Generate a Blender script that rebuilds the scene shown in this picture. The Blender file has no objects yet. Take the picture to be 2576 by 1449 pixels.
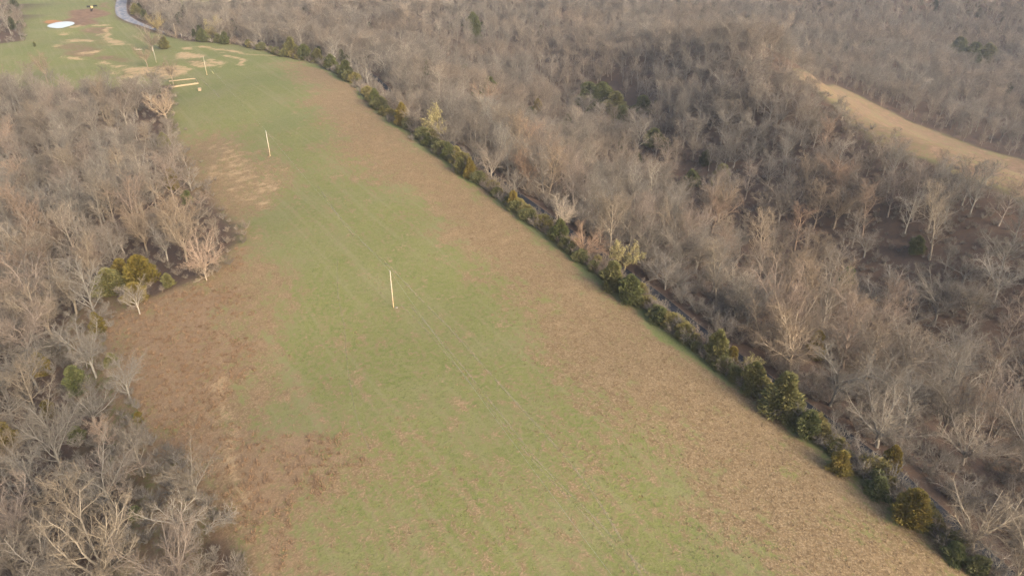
import bpy, bmesh, math, random
import numpy as np
from mathutils import Vector

R = math.radians
rng = np.random.default_rng(7)
random.seed(7)
sc = bpy.context.scene
COL = sc.collection

# ------------------------------------------------------------------ camera
CAM_H, PITCH, FPX, CX, CY = 90.0, R(29.0), 24 / 36 * 2576, 1288.0, 724.5
cam = bpy.data.cameras.new('camera')
cam.lens, cam.sensor_width = 24, 36
cam.clip_start, cam.clip_end = 1.0, 20000
camo = bpy.data.objects.new('camera', cam)
COL.objects.link(camo)
camo.location = (0, 0, CAM_H)
camo.rotation_euler = (R(90) - PITCH, 0, 0)
sc.camera = camo

# ------------------------------------------------------------------ world, sun, exposure
SUN_EL, SUN_AZ = R(26), R(137)           # azimuth clockwise from +Y: low on the right, a little behind the camera
w = bpy.data.worlds.new('World')
sc.world = w
w.use_nodes = True
nt = w.node_tree
bg = nt.nodes['Background']
sky = nt.nodes.new('ShaderNodeTexSky')
sky.sky_type = 'NISHITA'
sky.sun_disc = False
sky.sun_elevation, sky.sun_rotation = SUN_EL, SUN_AZ
sky.air_density, sky.dust_density, sky.ozone_density = 1.0, 6.0, 1.0
nt.links.new(sky.outputs[0], bg.inputs[0])
bg.inputs[1].default_value = 0.145
sl = bpy.data.lights.new('sun', 'SUN')
sl.energy, sl.angle, sl.color = 1.35, R(24), (1.0, 0.90, 0.78)
so = bpy.data.objects.new('sun', sl)
COL.objects.link(so)
sdir = Vector((math.sin(SUN_AZ) * math.cos(SUN_EL), math.cos(SUN_AZ) * math.cos(SUN_EL), math.sin(SUN_EL)))
so.rotation_euler = sdir.to_track_quat('Z', 'Y').to_euler()
so.location = (0, 0, 300)
vs = sc.view_settings
vs.view_transform, vs.look, vs.gamma, vs.use_curve_mapping = 'Standard', 'None', 1, False
vs.exposure = 1.28
HAZE = 0.00013
sc.cycles.use_denoising = True
sc.cycles.denoising_input_passes = 'RGB_ALBEDO_NORMAL'
sc.cycles.denoising_prefilter = 'NONE'
sc.cycles.use_adaptive_sampling = False
sc.cycles.filter_width = 1.5
sc.cycles.diffuse_bounces = 3

# ------------------------------------------------------------------ terrain
def ray(px, py):
    x, y = (px - CX) / FPX, -(py - CY) / FPX
    c, s = math.cos(PITCH), math.sin(PITCH)
    return np.array([x, c + y * s, -s + y * c])

def onz(px, py, z):
    d = ray(px, py)
    t = (z - CAM_H) / d[2]
    return np.array([d[0] * t, d[1] * t, z])

def proj(P):
    P = np.asarray(P, float)
    x, y, z = P[..., 0], P[..., 1], P[..., 2] - CAM_H
    c, s = math.cos(PITCH), math.sin(PITCH)
    dep = y * c - z * s
    dep = np.where(dep < 1, 1, dep)
    return CX + x / dep * FPX, CY - (y * s + z * c) / dep * FPX, dep

cps = [onz(*p) for p in [
    # the ridge-top field
    (990, 774, 0), (680, 394, 3), (521, 190, 4), (444, 97, 5), (1288, 1449, -1), (800, 1449, -1.5), (1800, 1449, -2),
    (1330, 560, -1), (1620, 780, -2), (1900, 1000, -3), (2300, 1310, -3.5), (960, 285, 1.5), (800, 165, 3), (600, 105, 4.5),
    (700, 800, -.5), (800, 1100, -1),
    # the road beside it
    (2490, 1405, -4.2), (2170, 1130, -4.2), (1770, 840, -3.6), (1320, 510, -2), (1000, 275, 0.6),
    # valley and the slope across it
    (2300, 900, -30), (2500, 1100, -31), (2000, 650, -30), (1700, 470, -32), (1450, 350, -33), (1250, 230, -30),
    (2400, 600, -14), (2250, 450, -10), (2050, 330, -12), (2560, 560, -6), (1800, 260, -12), (1650, 250, -24),
    # the second ridge with its clearing
    (1900, 95, 16), (2040, 195, 10), (2200, 285, 4), (2350, 362, -1), (2560, 440, -4), (1780, 115, 8), (1600, 118, -6),
    # far slope
    (2500, 150, -48), (2400, 60, -30), (1900, 40, -18), (2400, 0, -5), (1600, 60, -15), (1300, 0, 0), (1000, 40, 2),
    (1100, 130, -10), (900, 80, -2), (1350, 130, -20),
    # pasture
    (152, 62, 8), (60, 130, 4), (260, 130, 5), (320, 30, 10), (50, 20, 11), (200, 5, 13), (0, 70, 9), (600, 60, 0), (700, 5, 6),
    # left woods
    (430, 290, 2), (250, 300, -5), (0, 320, -9), (100, 500, -18), (300, 550, -8), (0, 800, -22), (200, 750, -10), (100, 1000, -20),
    (300, 1000, -5), (250, 830, -4.5), (0, 1300, -22), (200, 1300, -12), (450, 1250, -4), (0, 1449, -21), (350, 1449, -6.5), (560, 600, 0)]]
road_px = [(2700, 1610), (2560, 1470), (2490, 1405), (2270, 1205), (2170, 1130), (2100, 1075), (1770, 838), (1640, 733), (1500, 632), (1320, 502),
           (1152, 372), (1010, 260), (914, 175), (806, 123), (703, 103), (562, 90), (446, 88), (400, 78), (365, 66), (345, 59),
           (325, 50), (308, 38), (304, 20), (307, 0), (309, -14)]
def zr(py): return -4.2 + (1405 - min(py, 1405)) / 1350 * 9.5
rd0 = np.array([onz(px, py, zr(py)) for px, py in road_px])
for i in range(1, 15):
    t = rd0[i - 1] - rd0[i + 1] if i < len(rd0) - 1 else rd0[i - 1] - rd0[i]
    n = np.array([-t[1], t[0], 0]); n /= np.linalg.norm(n)
    if n[0] < 0: n = -n
    k = 1 if rd0[i][1] < 380 else .6
    for d, dz in ((22, -7 * k), (62, -24 * k)):
        q = rd0[i] + n * d
        cps.append(np.array([q[0], q[1], rd0[i][2] + dz]))
for p in [(1900, 95, 16), (2040, 195, 10), (2200, 285, 4), (2350, 362, -1), (2560, 440, -4)]:
    q = onz(*p)
    cps.append(q + np.array([36, 50, -24])); cps.append(q + np.array([90, 120, -46]))
for az in range(-70, 71, 20):
    for d, z in ((1500, 35), (2600, 55), (5500, 60)):
        cps.append(np.array([math.sin(R(az)) * d, math.cos(R(az)) * d, z]))
for p in [(0, -100, -3), (-300, -100, -25), (300, -100, -20), (0, -2000, -10), (-2500, -2000, 0), (2500, -2000, 0), (-250, 100, -28),
          (-420, 300, -24), (-600, 500, -6), (40, 20, -2), (-5500, 0, 30), (5500, 0, 30), (0, -5500, 0)]:
    cps.append(np.array(p, float))
cps = np.array(cps)
kern = lambda d2: np.sqrt(d2 + 45.0 ** 2)
Amat = kern(((cps[:, None, :2] - cps[None, :, :2]) ** 2).sum(-1)) - 25.0 * np.eye(len(cps)) * 0.25
zm = cps[:, 2].mean()
wts = np.linalg.solve(Amat, cps[:, 2] - zm)

def zraw(x, y):
    x, y = np.asarray(x, float), np.asarray(y, float)
    sh = x.shape
    X, Y = x.ravel(), y.ravel()
    out = np.full(X.shape, zm)
    for i in range(len(cps)):
        out += wts[i] * kern((X - cps[i, 0]) ** 2 + (Y - cps[i, 1]) ** 2)
    out += .18 * np.sin(X / 9 + 1) * np.sin(Y / 11) + .35 * np.sin(X / 23 + Y / 31) + .25 * np.sin(Y / 17 - X / 40 + 2)
    return out.reshape(sh)

def seg_axis(parts):
    out = []
    for a, b, s in parts:
        out.append(np.arange(a, b, s))
    return np.unique(np.round(np.concatenate(out), 3))
gx = np.concatenate([-np.geomspace(6000, 420, 26), np.arange(-396, -160, 3.0), np.arange(-160, 150, 1.2), np.arange(150, 520, 3.0), np.geomspace(520, 6000, 26)])
gy = np.concatenate([-np.geomspace(5000, 60, 18), np.arange(-40, 30, 10.0), np.arange(30, 260, 1.2), np.arange(260, 800, 2.4), np.geomspace(800, 9000, 44)])
GX, GY = np.meshgrid(gx, gy)
GZ = zraw(GX, GY)

def zat(x, y, Z=None):
    Z = GZ if Z is None else Z
    x, y = np.asarray(x, float), np.asarray(y, float)
    i = np.clip(np.searchsorted(gx, x) - 1, 0, len(gx) - 2)
    j = np.clip(np.searchsorted(gy, y) - 1, 0, len(gy) - 2)
    u = np.clip((x - gx[i]) / (gx[i + 1] - gx[i]), 0, 1)
    v = np.clip((y - gy[j]) / (gy[j + 1] - gy[j]), 0, 1)
    return (Z[j, i] * (1 - u) + Z[j, i + 1] * u) * (1 - v) + (Z[j + 1, i] * (1 - u) + Z[j + 1, i + 1] * u) * v

def G(px, py):
    """the point of the ground that lies on a sight line from the drone"""
    d = ray(px, py)
    t = np.concatenate([np.arange(40, 1400, .5), np.arange(1400, 6000, 5.0)])
    P = d[None] * t[:, None]; P[:, 2] += CAM_H
    hit = np.nonzero(P[:, 2] < zat(P[:, 0], P[:, 1]))[0]
    k = hit[0] if len(hit) else len(t) - 1
    q = P[k]
    return np.array([q[0], q[1], float(zat(q[0], q[1]))])

def Gs(pts): return np.array([G(*p) for p in pts])

# pond basin
pond_c = G(152, 63)
pond_px = [(118, 66), (122, 61), (132, 57), (145, 54), (158, 52.6), (172, 52.8), (183, 55), (187.5, 59), (185, 63), (178, 67), (167, 71), (156, 74), (146, 74.6), (136, 73), (126, 70.5)]
pond = Gs(pond_px)[:, :2]
pond_z = float(np.mean([zat(*p) for p in pond])) - .1

def sdist(poly, X, Y):
    """signed distance to a polygon, positive inside"""
    X, Y = np.asarray(X, float), np.asarray(Y, float)
    ins = np.zeros(X.shape, bool); d2 = np.full(X.shape, 1e18)
    n = len(poly)
    for k in range(n):
        x0, y0 = poly[k][:2]; x1, y1 = poly[(k + 1) % n][:2]
        dx, dy = x1 - x0, y1 - y0
        L = dx * dx + dy * dy + 1e-9
        t = np.clip(((X - x0) * dx + (Y - y0) * dy) / L, 0, 1)
        d2 = np.minimum(d2, (X - x0 - t * dx) ** 2 + (Y - y0 - t * dy) ** 2)
        c = ((y0 > Y) != (y1 > Y)) & (X < dx * (Y - y0) / (dy if dy else 1e-9) + x0)
        ins ^= c
    return np.where(ins, 1, -1) * np.sqrt(d2)

def pdist(path, X, Y):
    d2 = np.full(np.shape(X), 1e18)
    for k in range(len(path) - 1):
        x0, y0 = path[k][:2]; x1, y1 = path[k + 1][:2]
        dx, dy = x1 - x0, y1 - y0
        t = np.clip(((X - x0) * dx + (Y - y0) * dy) / (dx * dx + dy * dy + 1e-9), 0, 1)
        d2 = np.minimum(d2, (X - x0 - t * dx) ** 2 + (Y - y0 - t * dy) ** 2)
    return np.sqrt(d2)

def sstep(a, b, x):
    t = np.clip((x - a) / (b - a), 0, 1)
    return t * t * (3 - 2 * t)

sdp = sdist(pond, GX, GY)
k = sstep(-22, -2, sdp)
GZ = GZ * (1 - k) + (pond_z + .25) * k
GZ = np.where(sdp > -3, np.minimum(GZ, pond_z + .25 - .9 * sstep(-2.5, 4, sdp)), GZ)

# ------------------------------------------------------------------ plan of the place
left_edge = [(440, 238), (448, 300), (440, 340), (520, 470), (562, 540), (590, 600), (545, 690), (430, 725), (300, 790), (262, 850), (330, 1000), (372, 1090), (480, 1200), (570, 1310), (610, 1449)]
right_edge = [(2900, 1800), (2600, 1575), (2450, 1442), (2300, 1318), (2180, 1216), (2050, 1116), (1900, 1004), (1740, 882), (1620, 782), (1500, 690), (1400, 614), (1330, 562), (1200, 462), (1060, 352), (960, 286), (880, 208), (800, 164), (700, 142), (600, 116), (470, 104)]
past = [(430, 94), (400, 84), (350, 72), (300, 50), (288, 20), (290, -14), (45, -14), (40, 0), (65, 60), (62, 104), (0, 112), (-160, 125), (-160, 240), (0, 226), (100, 222), (200, 228), (300, 222), (430, 216)]
OPEN = Gs(left_edge + [(650, 1900)] + right_edge + past)[:, :2]
CLEAR = Gs([(2000, 176), (2100, 214), (2200, 264), (2350, 330), (2450, 368), (2576, 404), (2760, 460), (2760, 570), (2576, 496), (2400, 442), (2300, 394), (2200, 344), (2080, 246)])[:, :2]
FARP = Gs([(430, 2), (470, -10), (640, -10), (600, 22), (500, 30), (440, 26)])[:, :2]
road = Gs(road_px)
sd_open, sd_clear = sdist(OPEN, GX, GY), sdist(CLEAR, GX, GY)
sd_far = sdist(FARP, GX, GY)

# ground cover masks, read by the ground material
vn = {}
def vnoise(X, Y, s, seed):
    if seed not in vn: vn[seed] = np.random.default_rng(seed).random((256, 256))
    T = vn[seed]
    u, v = X / s, Y / s
    i, j = np.floor(u).astype(int), np.floor(v).astype(int)
    fu, fv = u - i, v - j
    fu, fv = fu * fu * (3 - 2 * fu), fv * fv * (3 - 2 * fv)
    i0, j0, i1, j1 = i % 256, j % 256, (i + 1) % 256, (j + 1) % 256
    return (T[j0, i0] * (1 - fu) + T[j0, i1] * fu) * (1 - fv) + (T[j1, i0] * (1 - fu) + T[j1, i1] * fu) * fv

WX, WY = GX + 9 * (vnoise(GX, GY, 13, 1) - .5), GY + 9 * (vnoise(GX, GY, 13, 2) - .5)
wob = (vnoise(GX, GY, 34, 3) - .5) * 22 + (vnoise(GX, GY, 12, 4) - .5) * 14 + (vnoise(GX, GY, 4.5, 6) - .5) * 6
rt_dry = Gs([(760, 160), (815, 250), (850, 330), (930, 440), (1050, 540), (1140, 625), (1270, 760), (1330, 830), (1400, 930), (1480, 1030), (1560, 1130), (1660, 1230), (1720, 1330), (1790, 1449), (1990, 1800)] + right_edge[:-3])[:, :2]
lf_dry = Gs([(450, 345), (580, 330), (690, 470), (700, 560), (640, 690), (620, 860), (610, 1000), (650, 1130), (840, 1200), (860, 1449), (850, 1700), (480, 1700), (430, 1310), (280, 1090), (170, 850), (190, 740), (400, 660), (470, 640), (500, 580), (440, 470)])[:, :2]
dry = np.maximum(sstep(-24, 16, sdist(rt_dry, GX, GY) + wob * .9) * .97, sstep(-20, 12, sdist(lf_dry, GX, GY) + wob) * .80)
dry = np.maximum(dry, 0.20 * sstep(150, 80, GY) + .16 * sstep(330, 200, GY) + .2 * (vnoise(GX, GY, 20, 14) - .5))
straw_band = Gs([(575, 330), (560, 420), (640, 520), (690, 560), (730, 540), (690, 480), (640, 430)])[:, :2]
straw_line = Gs([(555, 900), (570, 1000), (575, 1120), (590, 1260)])[:, :2]
straw = sstep(-6, 6, sdist(straw_band, GX, GY) + wob) * .4
straw = np.maximum(straw, sstep(5.5, 0, pdist(straw_line, GX + .25 * (WX - GX), GY) + wob * .3) * .58)
red_a = Gs([(150, 850), (260, 730), (470, 700), (550, 800), (545, 950), (470, 1050), (500, 1200), (560, 1449), (560, 1620), (280, 1620), (320, 1330), (250, 1080)])[:, :2]
red_b = Gs([(600, 1130), (720, 1190), (780, 1330), (790, 1449), (780, 1620), (600, 1620), (630, 1380)])[:, :2]
red_c = Gs([(560, 620), (660, 560), (650, 660), (560, 690)])[:, :2]
red = np.maximum(np.maximum(.72 * sstep(-14, 10, sdist(red_a, GX, GY) + wob), 0.78 * sstep(-16, 8, sdist(red_b, GX, GY) + wob)), .6 * sstep(-6, 8, sdist(red_c, GX, GY) + wob * .5))
edge_r = sstep(14, 3, pdist(Gs(right_edge[:-3]), GX, GY) + wob * .4) * (sd_open > 0)
green_strip = sstep(4, .5, pdist(Gs(right_edge[3:]), WX, WY)) * .7  # narrow greener strip with less dry cover along the hedge
green_hole = .7 * sstep(-2, 5, sdist(Gs([(580, 1270), (625, 1290), (640, 1400), (590, 1400)])[:, :2], GX, GY))
dry *= (1 - green_hole); red *= (1 - green_hole)
dry = np.maximum(dry - green_strip, 0)
litter = np.maximum(sstep(2, -5, sd_open + wob * .25), 0)
litter *= 1 - sstep(-2, 3, sd_far)
clr = sstep(-3, 3, sd_clear + wob * .3)
litter *= 1 - clr
dry = np.maximum(dry, clr * .5)
red = np.maximum(red, clr * .42)
straw = np.maximum(straw, clr * .15 * vnoise(GX, GY, 12, 9))
litter *= 1 - .85 * sstep(.2, .6, red)
mud = clr * (.36 + .4 * vnoise(GX, GY, 9, 61))
def ell(cx, cy, rx, ry, tilt=0):
    a = np.linspace(0, 2 * np.pi, 14, endpoint=False)
    return Gs([(cx + rx * math.cos(t), cy + ry * math.sin(t) + tilt * rx * math.cos(t)) for t in a])[:, :2]
def patch(M, P, amp, soft=1.6):
    return np.maximum(M, amp * sstep(-soft, soft, sdist(P, WX, WY)))
for x, y, a, b, ti in [(173, 86, 14, 2.4, 0), (247, 86.5, 10, 2, 0), (182, 105, 22, 3.2, 0), (220, 104, 19, 3.6, 0), (144, 115, 16, 3, 0), (255, 64, 12, 2, 0), (292, 108, 19, 7, .1),
                       (230, 132, 19, 3, -.1), (192, 146, 22, 3, 0), (250, 160, 15, 5, 0), (292, 170, 22, 2.4, 0), (282, 185, 9, 4.5, 0), (317, 197, 22, 4.5, 0), (195, 67, 15, 3, -.1),
                       (467, 124, 22, 3.6, 0), (477, 141, 34, 6.2, 0), (518, 162, 36, 4.2, .12), (540, 157, 20, 5, .2), (475, 174, 14, 3, 0), (443, 180, 30, 9, 0), (110, 39, 4, 2.4, 0),
                       (355, 180, 45, 8, 0), (430, 187, 22, 6, 0)]:
    straw = patch(straw, ell(x, y, a * 1.15, b * 1.3, ti), .72, 4.5)
for line, wd in [([(262, 72), (268, 82), (278, 94), (296, 110)], 4.5), ([(492, 118), (520, 122), (545, 127)], 3), ([(550, 123), (585, 129), (628, 139), (665, 142), (708, 142)], 4), ([(573, 143), (600, 152), (620, 166)], 4), ([(540, 137), (575, 135)], 2.2)]:
    straw = np.maximum(straw, .72 * sstep(wd * .55 + 1, wd * .55 - 1, pdist(Gs(line), WX, WY)))
for x, y, a, b, am in [(235, 78, 46, 10, .62), (190, 120, 52, 11, .55), (300, 152, 30, 9, .55), (410, 178, 62, 9, .55), (500, 158, 40, 8, .45), (220, 36, 56, 12, .95), (205, 55, 40, 12, .8), (270, 15, 16, 9, .6), (210, 132, 44, 12, .6), (262, 145, 34, 6, .7), (230, 92, 40, 22, .35), (360, 186, 70, 14, .5), (130, 58, 24, 6, .7), (245, 105, 50, 14, .35)]:
    mud = patch(mud, ell(x, y, a, b), am, 5)
redrim = patch(np.zeros_like(GX), ell(140, 56, 28, 7), .9, 3) * (sdp < 0)
lush = np.maximum(green_strip, .6 * sstep(.45, .75, vnoise(GX, GY, 26, 5)) * (GY > 260))
lush = np.maximum(lush, sstep(330, 420, GY) * .35)

# ------------------------------------------------------------------ small builders
def mesh_from(name, V, F, mats=(), smooth=False, midx=None):
    me = bpy.data.meshes.new(name)
    me.from_pydata(np.asarray(V, float).tolist() if not isinstance(V, list) else V, [], F if isinstance(F, list) else F.tolist())
    for m in mats: me.materials.append(m)
    if midx is not None: me.polygons.foreach_set('material_index', np.asarray(midx, np.int32))
    if smooth: me.polygons.foreach_set('use_smooth', np.ones(len(me.polygons), bool))
    me.update()
    return me

def link(name, data, parent=None, loc=None, **props):
    o = bpy.data.objects.new(name, data)
    COL.objects.link(o)
    if parent is not None: o.parent = parent
    if loc is not None: o.location = [float(v) for v in loc]
    for k_, v_ in props.items(): o[k_] = v_
    return o

def grid_attr(me, name, arr):
    a = me.attributes.new(name, 'FLOAT', 'POINT')
    a.data.foreach_set('value', np.ascontiguousarray(arr, np.float32).ravel())

class N:
    """a thin wrapper for building shader node trees"""
    def __init__(s, name):
        s.m = bpy.data.materials.new(name); s.m.use_nodes = True
        s.t = s.m.node_tree; s.b = s.t.nodes['Principled BSDF']
    def n(s, typ, **kw):
        x = s.t.nodes.new(typ)
        for k_, v_ in kw.items(): setattr(x, k_, v_)
        return x
    def set(s, sock, v):
        if hasattr(v, 'is_output') or isinstance(v, bpy.types.NodeSocket): s.t.links.new(v, sock)
        else: sock.default_value = v
    def noise(s, scale, detail=3, rough=.55, vec=None):
        x = s.n('ShaderNodeTexNoise'); x.inputs['Scale'].default_value = scale
        x.inputs['Detail'].default_value = detail; x.inputs['Roughness'].default_value = rough
        if vec is not None: s.set(x.inputs['Vector'], vec)
        return x.outputs[0]
    def math(s, op, a, b=0.0, c=0.0, clamp=False):
        x = s.n('ShaderNodeMath', operation=op, use_clamp=clamp)
        for i_, v_ in enumerate((a, b, c)): s.set(x.inputs[i_], v_)
        return x.outputs[0]
    def ramp(s, v, a, b):
        x = s.n('ShaderNodeMapRange', interpolation_type='SMOOTHSTEP')
        s.set(x.inputs[0], v); x.inputs[1].default_value = a; x.inputs[2].default_value = b
        return x.outputs[0]
    def mix(s, f, a, b, blend='MIX'):
        x = s.n('ShaderNodeMix', data_type='RGBA', blend_type=blend)
        s.set(x.inputs[0], f)
        for i_, v_ in ((6, a), (7, b)):
            s.set(x.inputs[i_], (*v_, 1) if isinstance(v_, tuple) and len(v_) == 3 else v_)
        return x.outputs[2]
    def attr(s, name):
        return s.n('ShaderNodeAttribute', attribute_name=name).outputs['Fac']
    def done(s, col, rough=.9, bump=None, bstr=.3, bdist=.1, spec=.2):
        s.set(s.b.inputs['Base Color'], (*col, 1) if isinstance(col, tuple) and len(col) == 3 else col)
        s.set(s.b.inputs['Roughness'], rough)
        s.b.inputs['Specular IOR Level'].default_value = spec
        if bump is not None:
            x = s.n('ShaderNodeBump'); x.inputs['Strength'].default_value = bstr; x.inputs['Distance'].default_value = bdist
            s.set(x.inputs['Height'], bump); s.t.links.new(x.outputs[0], s.b.inputs['Normal'])
        return s.m

# ------------------------------------------------------------------ ground material
def ground_material():
    s = N('ground')
    pos = s.n('ShaderNodeNewGeometry').outputs['Position']
    mp = s.n('ShaderNodeMapping'); s.set(mp.inputs[0], pos)
    mp.vector_type = 'TEXTURE'; mp.inputs['Rotation'].default_value = (0, 0, R(124)); mp.inputs['Scale'].default_value = (3.3, 1, 1)
    streak = s.noise(.55, 3, .6, mp.outputs[0])
    big, mid, sm, fine = s.noise(.035, 3, .5, pos), s.noise(.22, 4, .6, pos), s.noise(.9, 4, .65, pos), s.noise(2.6, 4, .7, pos)
    vfine = s.noise(7.0, 3, .7, pos)
    g = s.mix(s.ramp(mid, .3, .7), (.166, .172, .056), (.126, .146, .043))
    g = s.mix(s.math('MULTIPLY', s.ramp(sm, .42, .65), .8), g, (.195, .176, .080))
    g = s.mix(s.math('MULTIPLY', s.attr('lush'), .7), g, s.mix(sm, (.105, .142, .045), (.145, .165, .060)))
    g = s.mix(s.math('MULTIPLY', s.ramp(big, .42, .7), .5), g, (.190, .176, .088))
    g = s.mix(s.math('MULTIPLY', s.ramp(fine, .50, .66), .7), g, (.075, .080, .030))
    g = s.mix(s.math('MULTIPLY', s.ramp(vfine, .54, .68), .6), g, (.28, .24, .13))
    mp2 = s.n('ShaderNodeMapping'); s.set(mp2.inputs[0], pos)
    mp2.vector_type = 'TEXTURE'; mp2.inputs['Rotation'].default_value = (0, 0, R(124)); mp2.inputs['Scale'].default_value = (40, 1, 1)
    rows = s.noise(.42, 3, .6, mp2.outputs[0])
    g = s.mix(s.math('MULTIPLY', s.ramp(rows, .5, .68), .3), g, (.235, .205, .115))
    d = s.mix(s.ramp(sm, .3, .7), (.205, .138, .074), (.150, .101, .053))
    d = s.mix(s.math('MULTIPLY', s.ramp(mid, .45, .7), .5), d, (.255, .182, .100))
    d = s.mix(s.math('MULTIPLY', s.ramp(fine, .46, .62), .8), d, (.315, .232, .135))
    d = s.mix(s.math('MULTIPLY', s.ramp(vfine, .50, .64), .7), d, (.105, .080, .042))
    def thr(a, amp, *ns):
        v = a
        for n_, k_ in ns: v = s.math('ADD', v, s.math('MULTIPLY', s.math('SUBTRACT', n_, .5), k_))
        return s.ramp(v, .5 - amp, .5 + amp)
    fd = thr(s.attr('dry'), .30, (streak, 1.3), (mid, 1.3), (sm, 1.3), (fine, 1.2))
    c = s.mix(fd, g, d)
    vo = s.n('ShaderNodeTexVoronoi'); vo.inputs['Scale'].default_value = 1.1; s.set(vo.inputs['Vector'], pos)
    speck = s.math('MULTIPLY', s.ramp(vo.outputs['Distance'], .16, .08), s.ramp(s.math('ADD', s.math('MULTIPLY', s.attr('dry'), .4), s.math('MULTIPLY', mid, 1.2)), .78, 1.05), clamp=True)
    c = s.mix(s.math('MULTIPLY', speck, .5), c, (.33, .245, .135))
    r = s.mix(s.ramp(sm, .3, .7), (.250, .165, .096), (.195, .130, .080))
    r = s.mix(s.math('MULTIPLY', s.ramp(fine, .48, .66), .7), r, (.29, .19, .11))
    r = s.mix(s.math('MULTIPLY', s.ramp(vfine, .52, .68), .55), r, (.10, .068, .044))
    c = s.mix(s.math('MULTIPLY', thr(s.attr('red'), .32, (mid, 1.3), (sm, 1.2), (fine, 1.0)), .78), c, r)
    m = s.mix(s.ramp(mid, .3, .7), (.150, .092, .060), (.21, .135, .085))
    c = s.mix(thr(s.attr('mud'), .35, (mid, .8), (sm, .6)), c, m)
    st = s.mix(s.ramp(sm, .3, .7), (.42, .30, .165), (.33, .24, .135))
    c = s.mix(thr(s.attr('straw'), .30, (mid, 1.5), (sm, 1.0), (fine, .8)), c, st)
    c = s.mix(thr(s.attr('rim'), .3, (mid, .8)), c, (.33, .165, .07))
    l = s.mix(s.ramp(sm, .3, .7), (.095, .064, .046), (.068, .050, .040))
    l = s.mix(s.math('MULTIPLY', s.ramp(mid, .4, .65), .7), l, (.105, .066, .044))
    l = s.mix(s.math('MULTIPLY', s.ramp(vfine, .52, .7), .6), l, (.17, .115, .075))
    c = s.mix(s.attr('litter'), c, l)
    h = s.math('ADD', s.math('MULTIPLY', sm, .6), s.math('MULTIPLY', fine, .4))
    return s.done(c, .95, h, .55, .5, .1)

nyg, nxg = GX.shape
V = np.stack([GX.ravel(), GY.ravel(), GZ.ravel()], 1)
idx = np.arange(nyg * nxg).reshape(nyg, nxg)
F = np.stack([idx[:-1, :-1], idx[:-1, 1:], idx[1:, 1:], idx[1:, :-1]], -1).reshape(-1, 4)
me = bpy.data.meshes.new('ground')
me.vertices.add(len(V)); me.vertices.foreach_set('co', V.astype(np.float32).ravel())
me.loops.add(F.size); me.loops.foreach_set('vertex_index', F.astype(np.int32).ravel())
me.polygons.add(len(F)); me.polygons.foreach_set('loop_start', (np.arange(len(F)) * 4).astype(np.int32))
me.polygons.foreach_set('use_smooth', np.ones(len(F), bool))
me.update(calc_edges=True)
me.materials.append(ground_material())
for nm, ar in (('dry', dry), ('straw', straw), ('red', red), ('mud', mud), ('litter', litter), ('lush', lush), ('rim', redrim)): grid_attr(me, nm, ar)
link('ground', me, kind='structure', label='rolling farmland of green and dry brown grass with leaf covered woodland floor', category='ground')

# ------------------------------------------------------------------ road, pond, wheel tracks
def resample(P, step):
    P = np.asarray(P, float)
    # Catmull-Rom through the points
    out = []
    Q = np.vstack([2 * P[0] - P[1], P, 2 * P[-1] - P[-2]])
    for i in range(1, len(Q) - 2):
        a, b, c, d = Q[i - 1], Q[i], Q[i + 1], Q[i + 2]
        n = max(2, int(np.linalg.norm((c - b)[:2]) / step))
        for t in np.arange(n) / n:
            out.append(.5 * ((2 * b) + (c - a) * t + (2 * a - 5 * b + 4 * c - d) * t * t + (3 * b - a - 3 * c + d) * t ** 3))
    out.append(P[-1])
    return np.array(out)

def ribbon(name, P, width, lift, mat, across=5, **props):
    P = np.asarray(P)[:, :2]
    T = np.gradient(P, axis=0); T /= np.linalg.norm(T, axis=1)[:, None] + 1e-9
    Nn = np.stack([-T[:, 1], T[:, 0]], 1)
    wd = width if callable(width) else (lambda p: width)
    Vv, UV = [], []
    for i in range(len(P)):
        ww = wd(P[i])
        for k_ in range(across):
            q = P[i] + Nn[i] * ww * (k_ / (across - 1) - .5)
            Vv.append((q[0], q[1], float(zat(q[0], q[1])) + lift)); UV.append(abs(k_ / (across - 1) - .5) * 2)
    Ff = [(i * across + k_, i * across + k_ + 1, (i + 1) * across + k_ + 1, (i + 1) * across + k_) for i in range(len(P) - 1) for k_ in range(across - 1)]
    me_ = mesh_from(name, Vv, Ff, (mat,), True)
    grid_attr(me_, 'side', np.array(UV))
    return link(name, me_, **props)

s = N('asphalt')
pos = s.n('ShaderNodeNewGeometry').outputs['Position']
sep = s.n('ShaderNodeSeparateXYZ'); s.set(sep.inputs[0], pos)
farg = s.ramp(sep.outputs[1], 430, 560)
a1, a2 = s.noise(.35, 4, .6, pos), s.noise(3, 4, .7, pos)
blk = s.mix(s.ramp(a1, .35, .7), (.016, .019, .025), (.030, .032, .038))
gry = s.mix(s.ramp(a1, .40, .62), (.13, .155, .20), (.30, .28, .27))
c = s.mix(farg, blk, gry)
c = s.mix(s.math('MULTIPLY', s.ramp(a2, .55, .75), .25), c, (.10, .09, .08))
c = s.mix(s.math('MULTIPLY', s.ramp(s.math('ADD', s.attr('side'), s.math('MULTIPLY', a2, .3)), .95, 1.15), .8), c, (.17, .125, .085))
asphalt = s.done(c, .95, a2, .3, .05, .05)
rp = resample(road, 2.0)
ribbon('road', rp, lambda p: 3.9 + 6.0 * float(sstep(-285, -340, p[0])), .07, asphalt, 7, kind='structure')

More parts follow.
